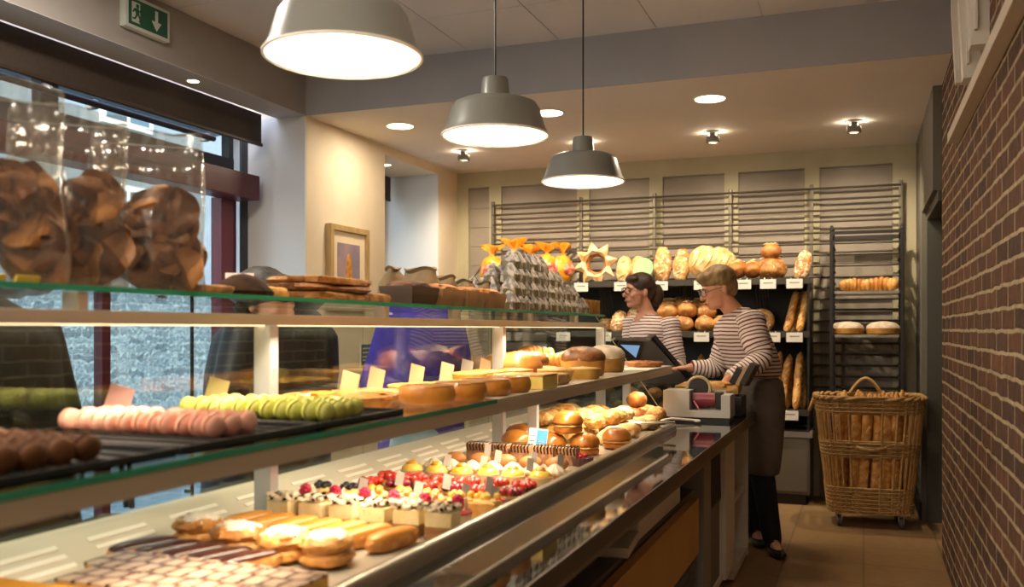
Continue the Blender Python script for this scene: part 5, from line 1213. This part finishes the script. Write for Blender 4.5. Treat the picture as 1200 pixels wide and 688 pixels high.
for k, z in enumerate((.13, .10, .07, .045)):
    for i in range(6): m.b2((.014, -.065+i*.022, z-.006+.003*(i % 2)), (.0148, -.05+i*.022, z+.006))
m.build('chalk_marks', M_paper, cs)
# ------------------------------------------------------------------ people
M_skin = mat('skin', 'c98d6e', 'd39a7c', 8, .5, sss=.1)
def V(*a): return Vector(a)
def capsule(m, a, b, ra, rb, n=5, seg=14):
    a, b = Vector(a), Vector(b); x, y, t = basis(b-a); R = []
    for k in range(n): an = pi/2*(1-k/n); R.append((a-t*ra*sin(an), max(ra*cos(an), .002)))
    R.append((a, ra)); R.append((a.lerp(b, .5), (ra+rb)/2)); R.append((b, rb))
    for k in range(1, n+1): an = pi/2*k/n; R.append((b+t*rb*sin(an), max(rb*cos(an), .002)))
    m.rings([[p+x*q*cos(c)+y*q*sin(c) for c in [2*pi*i/seg for i in range(seg)]] for p, q in R])
def head_mesh(m, c, f, up=V(0, 0, 1), s=1.0):
    """c: centre of the skull, f: facing direction"""
    f = Vector(f).normalized(); up = (up-f*up.dot(f)).normalized(); r = f.cross(up)
    M = Matrix((r, f, up)).transposed()
    P = lambda x, y, z: Vector(c)+M @ Vector((x, y, z))*s
    m.ell(P(0, -.012, .03), (.074*s, .095*s, .088*s), M=M, us=24, vs=16)       # skull
    m.ell(P(0, .03, -.03), (.058*s, .062*s, .085*s), M=M, us=22, vs=16)         # face
    m.ell(P(0, .062, -.092), (.028*s, .026*s, .022*s), M=M)                     # chin
    m.ell(P(0, .03, -.085), (.05*s, .05*s, .028*s), M=M)                        # jaw
    capsule(m, P(0, .088, .008), P(0, .112, -.03), .008*s, .013*s)               # nose
    m.ell(P(0, .105, -.034), (.016*s, .012*s, .009*s), M=M)
    for q in (-1, 1):
        m.ell(P(q*.028, .08, .018), (.02*s, .012*s, .008*s), M=M)               # brow
        m.ell(P(q*.036, .062, -.03), (.022*s, .02*s, .022*s), M=M)              # cheek
        m.ell(P(q*.074, -.012, -.012), (.010*s, .02*s, .032*s), M=M)            # ear
    m.ell(P(0, .09, -.060), (.022*s, .010*s, .006*s), M=M); m.ell(P(0, .088, -.069), (.02*s, .010*s, .006*s), M=M)   # lips
    return P, M
def hand_mesh(m, w, d, n, s=1.0, curl=.5, thumb=1):
    """w wrist, d direction of the fingers, n palm normal"""
    d = Vector(d).normalized(); n = (Vector(n)-d*Vector(n).dot(d)).normalized(); x = d.cross(n); w = Vector(w)
    M = Matrix((x, d, n)).transposed()
    m.ell(w+d*.045*s, (.038*s, .05*s, .015*s), M=M, us=14, vs=10)
    for k, (off, L) in enumerate(((-.028, .068), (-.010, .08), (.009, .076), (.027, .058))):
        p = w+d*.085*s+x*off*s; dirn = d.copy(); L1 = L*s
        pts = [p]
        for j, seg in enumerate((.45, .32, .25)):
            dirn = (dirn*cos(curl*.7)+n*sin(curl*.7)).normalized() if j else (dirn*cos(curl*.4)+n*sin(curl*.4)).normalized(); pts.append(pts[-1]+dirn*L1*seg)
        for j in range(3): capsule(m, pts[j], pts[j+1], (.0092-.001*j)*s, (.0086-.001*j)*s, 3, 10)
    tb = w+d*.03*s-x*thumb*.032*s; t2 = tb+(d*.6-x*thumb*.7+n*.25).normalized()*.036*s; t3 = t2+(d*.95-x*thumb*.15+n*.35).normalized()*.03*s
    capsule(m, tb, t2, .012*s, .010*s, 3, 10); capsule(m, t2, t3, .010*s, .008*s, 3, 10)
def sleeve_loft(pts, rad, seg=22):
    """tapered cloth tube through pts, finely subdivided with slight folds"""
    pts = [Vector(p) for p in pts]; out = []; n = 10; px = None
    fine = []; fr = []
    for i in range(len(pts)-1):
        for k in range(n):
            q = k/n; p0 = pts[max(0, i-1)]; p3 = pts[min(len(pts)-1, i+2)]; p1, p2 = pts[i], pts[i+1]
            fine.append(.5*((2*p1)+(p2-p0)*q+(2*p0-5*p1+4*p2-p3)*q*q+(3*p1-p0-3*p2+p3)*q**3)); fr.append(rad[i]*(1-q)+rad[i+1]*q)
    fine.append(pts[-1]); fr.append(rad[-1])
    t0 = (fine[1]-fine[0]).normalized(); r0 = fr[0]      # rounded shoulder
    pre = [(fine[0]-t0*r0*.55*sin(a), r0*cos(a)) for a in (1.5, 1.2, .9, .6, .3)]
    fine = [p for p, q in pre]+fine; fr = [q for p, q in pre]+fr
    for i, p in enumerate(fine):
        t = (fine[min(i+1, len(fine)-1)]-fine[max(i-1, 0)]).normalized()
        if px is None: x, y, _ = basis(t)
        else: x = (px-t*px.dot(t)).normalized(); y = t.cross(x)
        px = x; w = fr[i]*(1+.045*sin(i*1.9)*(i > 6)); out.append((p, x*w, y*w))
    return MB().loft(out, seg)
def eyes_and_glasses(P, M, parent, s=1.0, glasses=True, col='141210'):
    w = MB()
    for q in (-1, 1): w.ell(P(q*.03, .082, .0), (.011*s, .006*s, .007*s), M=M, us=12, vs=8)
    w.build('eyes', mat('eye_white', 'd8d0c8', None, rough=.3), parent)
    w = MB()
    for q in (-1, 1): w.ell(P(q*.03, .087, .0), (.0055*s, .004*s, .0055*s), M=M, us=10, vs=8)
    w.build('irises', mat('iris', '2a1c14', None, rough=.2), parent)
    w = MB()
    for q in (-1, 1): w.tube([P(q*.012, .094, .022), P(q*.03, .096, .026), P(q*.05, .086, .018)], [.003*s, .004*s, .002*s], 6)
    w.build('eyebrows', mat('eyebrow', '3a281c', None, rough=.8), parent)
    MB().ell(P(0, .098, -.0645), (.019*s, .005*s, .007*s), M=M, us=14, vs=8).build('lips', mat('lip', '9c5048', None, rough=.45), parent)
    if glasses:
        g = MB()
        for q in (-1, 1):
            g.tube([P(q*.033+.026*cos(a), .108-.012*(cos(a)*q > .3), -.0+.02*sin(a)) for a in [2*pi*i/18 for i in range(18)]], .0028*s, 6, closed=True)
            g.tube([P(q*.058, .098, .004), P(q*.076, .05, .006), P(q*.078, -.01, .002)], .0025*s, 6)
        g.tube([P(-.008, .112, .003), P(0, .115, .006), P(.008, .112, .003)], .0025*s, 6)
        g.build('glasses', mat('frame_'+col, col, None, rough=.3), parent)

M_stripe = stripemat('striped_jersey', 'ded2c6', '6e2f3a', .0215, .36); M_stripeS = stripemat('striped_sleeve', 'ded2c6', '6e2f3a', .0215, .36, uv=True)
fL = V(-.934, -.356, 0); cR = V(.934, .356, 0); aw = V(-.356, .934, 0)     # picture left / right / away

# ---- older woman at the end of the counter
base = at(890, 386, D=5.42); base.z = 0
w1 = thing('person', 'person with short fair hair, glasses and striped top leaning over the register', 'person', base)
L = lambda u, v, d: at(u, v, D=d)-base
body = MB()
f1 = (fL*1.0+aw*-.12+V(0, 0, -.34)).normalized()
hc = L(841, 338, 5.38)
P1, Mh1 = head_mesh(body, hc, f1, s=1.0)
nb = L(869, 376, 5.40); capsule(body, hc+V(0, 0, -.05)-f1*.02, nb, .052, .058)
capsule(body, nb+V(0, 0, -.04), L(884, 445, 5.42), .10, .12)
sN, eN, wN = L(878, 382, 5.24), L(889, 422, 5.16), L(852, 446, 5.10)
sF, eF, wF = L(862, 384, 5.54), L(838, 430, 5.58), L(808, 431, 5.56)
for a, b, c in ((sN, eN, wN), (sF, eF, wF)): capsule(body, a, b, .05, .04); capsule(body, b, c, .04, .026)
hand_mesh(body, wN, (wN-eN)*1+V(0, 0, -.02), fL*.3+V(0, 0, -1), .95, .5, -1)
hand_mesh(body, wF, (wF-eF)+V(0, 0, .0), V(0, 0, -1), .95, .35, 1)
hipN, hipF = V(.02, -.08, .82), V(.02, .09, .82)
kN, kF = L(893, 553, 5.36), L(888, 553, 5.56); aN, aF = L(905, 630, 5.36)-V(0, 0, 0), L(884, 632, 5.62)
aN.z = .10; aF.z = .10
for h, k, a in ((hipN, kN, aN), (hipF, kF, aF)): capsule(body, h, k, .085, .058); capsule(body, k, a, .058, .038)
for a in (aN, aF): capsule(body, a+V(0, 0, -.03), a+fL*-.0+V(.05, -.13, -.07), .035, .026)
body.build('body', M_skin, w1, remesh=.007, smit=4)
eyes_and_glasses(P1, Mh1, w1, glasses=True, col='6a6a66')
hr = MB()
hr.ell(P1(0, -.02, .052), (.092, .108, .085), M=Mh1, us=30, vs=18, fn=lambda u: (1+.05*nz(u, 5, 2))*(1 if u.z > -.2 or u.y < .2 else .9))
hr.ell(P1(0, .058, .085), (.07, .05, .034), M=Mh1, us=20, vs=10, fn=lump(3, .12, 5))
hr.ell(P1(0, -.07, -.0), (.078, .05, .075), M=Mh1, us=20, vs=12, fn=lump(6, .08, 5))
hr.build('hair', mat('fair_hair', '6d5432', '9a7d4e', 30, .55, bump=.6, stretch=(1, 1, .3)), w1, remesh=.008, smit=3)
ts = []
for (u, v, d, rx, ry) in ((886, 446, 5.42, .155, .165), (884, 430, 5.42, .158, .17), (876, 410, 5.41, .165, .175), (868, 392, 5.40, .165, .19), (867, 380, 5.40, .145, .205), (868, 372, 5.40, .115, .19), (868, 367, 5.40, .085, .12), (868, 363, 5.40, .066, .07), (866, 360, 5.40, .06, .062)):
    ts.append((L(u, v, d), fL*rx, aw*ry))
tb_ = MB().loft(ts, 32); tb_.uv = {}
tb_.build('striped_top', M_stripe, w1, sub=1)
sleeve_loft([sN+V(0, .02, .035), sN.lerp(eN, .45)+V(.01, 0, 0), eN, wN.lerp(eN, .1)], [.088, .078, .066, .044]).build('sleeve', M_stripeS, w1)
sleeve_loft([sF+V(0, 0, .03), sF.lerp(eF, .5), eF, wF.lerp(eF, .08)], [.085, .075, .062, .042]).build('sleeve', M_stripeS, w1)
sk_ = [(L(u, v, 5.42), fL*rx, aw*ry) for u, v, rx, ry in ((886, 440, .15, .17), (887, 452, .155, .178), (890, 480, .15, .175), (891, 515, .13, .16), (892, 552, .105, .15), (892, 556, .10, .145))]
MB().loft(sk_, 30).build('apron_skirt', mat('taupe_skirt', '5d5249', '675b50', 10, .9, bump=.4), w1, sub=1)
tq = MB()
for h, k, a in ((hipN, kN, aN), (hipF, kF, aF)): capsule(tq, h.lerp(k, .45), k, .08, .075); capsule(tq, k, a+V(0, 0, -.02), .072, .056)
tq.build('trousers', mat('dark_denim', '15181f', '1c2029', 20, .85), w1, remesh=.012, smit=3)
so = MB()
for a in (aN, aF):
    so.ell(a+V(.035, -.085, -.072), (.045, .125, .028), M=Matrix.Rotation(.35, 3, 'Z'), us=22, vs=10); so.ell(a+V(0, .0, -.055), (.042, .05, .044), us=16)
    so.tube([a+V(-.03, -.06, -.045), a+V(.01, -.065, -.018), a+V(.05, -.05, -.045)], .009, 6)
so.build('shoes', mat('black_leather', '12100f', None, rough=.3), w1, remesh=.008, smit=2)
wal = thing('card_wallet', 'black folding wallet with tan inside held out by the older woman\'s near hand', 'wallet', at(871, 441, D=5.02), radians(-10))
for s in (-1, 1): MB().box((s*.036, 0, s*.012), (.036, .09, .13), M=Matrix.Rotation(radians(28), 4, 'Y'), bev=.004).build('cover', M_black, wal)
MB().box((0, 0, 0), (.03, .085, .11), M=Matrix.Rotation(radians(28), 4, 'Y'), bev=.003).build('inner', mat('tan_inner', 'a08660', None, rough=.7), wal)

# ---- younger woman behind the register
base = at(768, 386, D=6.32); base.z = 0
w2 = thing('person', 'person with dark ponytail, dark glasses and striped top standing behind the register', 'person', base)
body = MB(); f2 = (fL*.93-aw*.38+V(0, 0, -.03)).normalized(); hc = L(748, 341, 6.28)
P2, Mh2 = head_mesh(body, hc, f2, s=1.0)
nb = L(759, 370, 6.32); capsule(body, hc+V(0, 0, -.05)-f2*.025, nb, .048, .052)
capsule(body, nb+V(0, 0, -.05), L(768, 450, 6.32), .095, .11)
sN, eN, wN = L(784, 384, 6.2), L(794, 428, 6.14), L(778, 437, 5.95)
sF, eF, wF = L(742, 382, 6.44), L(738, 428, 6.4), L(748, 440, 6.2)
for a, b, c in ((sN, eN, wN), (sF, eF, wF)): capsule(body, a, b, .045, .036); capsule(body, b, c, .036, .024)
hand_mesh(body, wN, (wN-eN), V(0, 0, -1), .9, .4, 1); hand_mesh(body, wF, (wF-eF), V(0, 0, -1), .9, .4, -1)
for s in (-1, 1):
    h = V(0, s*.09, .86)+fL*0; k = V(0, s*.09, .48); a = V(.02, s*.09, .09); capsule(body, h, k, .085, .055); capsule(body, k, a, .055, .036); capsule(body, a, a+fL*.14+V(0, 0, -.055), .034, .025)
body.build('body', M_skin, w2, remesh=.007, smit=4)
eyes_and_glasses(P2, Mh2, w2)
hr = MB(); hr.ell(P2(0, -.024, .044), (.088, .104, .086), M=Mh2, us=26, vs=16, fn=lump(2, .04, 5)); hr.ell(P2(-.01, .052, .082), (.062, .04, .03), M=Mh2); hr.ell(P2(0, -.075, .0), (.07, .05, .07), M=Mh2)
hr.ell(P2(0, -.145, -.03), (.042, .05, .078), M=Mh2, us=18, vs=12, fn=lump(5, .15, 4)); hr.ell(P2(0, -.12, .015), (.03, .03, .03), M=Mh2)
hr.build('hair', mat('brown_hair', '2c1d14', '4a3222', 30, .5, bump=.6, stretch=(1, 1, .3)), w2, remesh=.008, smit=3)
ts = [(L(u, v, d), f2*rx-V(0, 0, f2.z*rx), (aw*.93+fL*.38)*ry) for u, v, d, rx, ry in ((768, 452, 6.32, .135, .16), (767, 430, 6.32, .13, .155), (764, 408, 6.32, .14, .165), (762, 392, 6.32, .135, .185), (761, 382, 6.32, .115, .19), (760, 375, 6.32, .09, .16), (759, 370, 6.32, .07, .1), (758, 367, 6.32, .058, .06))]
tb_ = MB().loft(ts, 32); tb_.uv = {}; tb_.build('striped_top', M_stripe, w2, sub=1)
sleeve_loft([sN+V(0, 0, .03), sN.lerp(eN, .5), eN, wN.lerp(eN, .25)], [.075, .066, .055, .04]).build('sleeve', M_stripeS, w2)
sleeve_loft([sF+V(0, 0, .03), sF.lerp(eF, .5), eF, wF.lerp(eF, .25)], [.075, .066, .055, .04]).build('sleeve', M_stripeS, w2)
tq = MB()
for s in (-1, 1): capsule(tq, V(0, s*.085, .88), V(0, s*.09, .48), .105, .075); capsule(tq, V(0, s*.09, .48), V(.02, s*.09, .08), .072, .055)
tq.build('trousers', MATS['dark_denim'], w2, remesh=.014, smit=3)

# ---- customers on the far side of the counter
def customer(base, lb, f, h, coat, sh_w, depth, hair, hood=None, lean=.0, headoff=V(0, 0, 0), zs_=None, hem=1.0):
    f = Vector(f).normalized(); r = f.cross(V(0, 0, 1)); t = thing('person', lb, 'person', base)
    body = MB(); hz = h-.12; hc = V(0, 0, hz)+f*lean+headoff
    P, M = head_mesh(body, hc, (f+V(0, 0, -.15)), s=1.0); zs = zs_ or h-.29
    capsule(body, hc+V(0, 0, -.06), V(0, 0, zs)+f*lean*.6, .05, .06); capsule(body, V(0, 0, zs-.06), V(0, 0, .85), .11, .12)
    for s in (-1, 1):
        sh_ = r*s*sh_w*.85+V(0, 0, zs-.05)+f*lean*.5; el = sh_+r*s*.07+V(0, 0, -.27)-f*.02; wr = el+f*.22+V(0, 0, -.04)-r*s*.06
        capsule(body, sh_, el, .05, .04); capsule(body, el, wr, .04, .028); hand_mesh(body, wr, f-r*s*.2, V(0, 0, -1), .95, .5, s)
        hp_ = r*s*.09+V(0, 0, .84); capsule(body, hp_, r*s*.1+V(0, 0, .46), .085, .058); capsule(body, r*s*.1+V(0, 0, .46), r*s*.1+V(0, 0, .09), .058, .04)
    body.build('body', M_skin, t, remesh=.009, smit=4); eyes_and_glasses(P, M, t, glasses=False)
    c = MB()
    Z = lambda q: q
    m0 = V(0, 0, 0)
    c.loft([(V(0, 0, z)+f*(lean*k), r*a, f*b) for z, k, a, b in ((.62, 0, sh_w*hem, depth*hem), (.9, 0, sh_w*(.5*hem+.47), depth), (zs-.2, .3, sh_w*1.0, depth*1.05), (zs-.06, .5, sh_w*.98, depth*.95), (zs+.0, .6, sh_w*.75, depth*.75), (zs+.05, .7, sh_w*.42, depth*.55), (zs+.09, .75, .075, .08))], 26)
    for s in (-1, 1):
        sh_ = r*s*sh_w*.85+V(0, 0, zs-.06)+f*lean*.5; el = sh_+r*s*.07+V(0, 0, -.27)-f*.02; wr = el+f*.20+V(0, 0, -.04)-r*s*.06
        capsule(c, sh_-r*s*.02, el, .075, .068); capsule(c, el, wr, .064, .05)
    if hood: 
        c.ell(V(0, 0, zs+.06)-f*.05+f*lean*.7, (.15, .14, .07), us=20)
    c.build(hood or 'coat', coat, t, remesh=.012, smit=5)
    tq = MB()
    for s in (-1, 1): capsule(tq, r*s*.09+V(0, 0, .84), r*s*.1+V(0, 0, .46), .11, .08); capsule(tq, r*s*.1+V(0, 0, .46), r*s*.1+V(0, 0, .08), .08, .06)
    tq.build('trousers', MATS['dark_denim'], t, remesh=.014, smit=3)
    so = MB()
    for s in (-1, 1): so.ell(r*s*.1+f*.05+V(0, 0, .04), (.05, .13, .042), M=Matrix.Rotation(math.atan2(f.y, f.x)-pi/2, 3, 'Z'), us=18, vs=10)
    so.build('shoes', MATS['black_leather'], t)
    hr = MB(); hr.ell(P(0, -.022, .042), (.09, .106, .088), M=M, us=24, vs=16, fn=lump(3, .06, 5)); hr.ell(P(0, -.07, -.01), (.078, .05, .075), M=M); hr.ell(P(0, .05, .082), (.06, .04, .03), M=M)
    hr.build('hair', hair, t, remesh=.009, smit=3); return t
M_hair3 = mat('grey_brown_hair', '221d19', '3a332d', 30, .6, bump=.5)
M_coatd = mat('olive_brown_coat', '2a251e', '332d24', 12, .85, bump=.4)
M_puff = mat('dark_puffer', '15161b', '20222a', 10, .45, bump=.8, bscale=7)
M_purp = mat('purple_fleece', '3f3494', '4a3fa8', 14, .9, bump=.4)
customer(V(-2.22, 1.72, 0), 'person in an olive brown coat standing at the left end of the counter', (1, -.2, 0), 1.62, M_coatd, .29, .18, M_hair3, hem=1.28, zs_=1.34)
customer(V(-2.12, 2.95, 0), 'person in a dark puffer jacket bending toward the middle shelf', (1, .1, 0), 1.52, M_puff, .30, .22, M_hair3, lean=.08, zs_=1.335, headoff=V(0, -.13, 0))
customer(V(-2.10, 4.22, 0), 'person in a purple hooded fleece behind the paper cases', (.9, -.5, 0), 1.55, M_purp, .245, .17, mat('dark_hair2', '241a14', '3a2a20', 30, .6, bump=.5), hood='hooded_fleece', zs_=1.36)
def tote(nm, lb, loc, w, d, h, m, marks=True):
    t = thing(nm, lb, 'bag', loc)
    b = MB().loft([((0, 0, z), (w/2*s, 0, 0), (0, d/2*q, 0)) for z, s, q in ((0, .9, .8), (.02, 1, 1), (h*.7, 1.0, .8), (h, .92, .25))], 24); b.uv = {}; b.build('bag_body', m, t, sub=1)
    for s in (-1, 1): MB().tube([(-w*.25, s*.012, h), (-w*.2, s*.02, h+.16), (w*.2, s*.02, h+.16), (w*.25, s*.012, h)], .008, 6).build('handle', m, t)
    if marks:
        k = MB(); r = random.Random(3)
        for i in range(4):
            z = h*(.35+.13*i); k.tube([(-.06+.02*j, -d/2*.92-.004, z+.012*sin(j*2.1+i)) for j in range(7)], .003, 6)
        k.build('ink_marks', M_ink, t)
    return t
tg2 = tote('tote_bag', 'pale blue tote bag with scribbled print hanging from the purple sleeve', (-1.97, 3.89, .54), .3, .12, .3, mat('pale_blue_cloth', '9db9c8', 'a8c4d2', 10, .8)); tg2.rotation_euler = (0, 0, radians(60))
tote('shoulder_bag', 'brown black bag hanging from the arm of the customer in the olive coat', (-1.94, 1.95, .44), .34, .15, .36, mat('brown_black_leather', '241b14', '38291c', 8, .5, bump=.4), False).rotation_euler = (0, 0, radians(80))
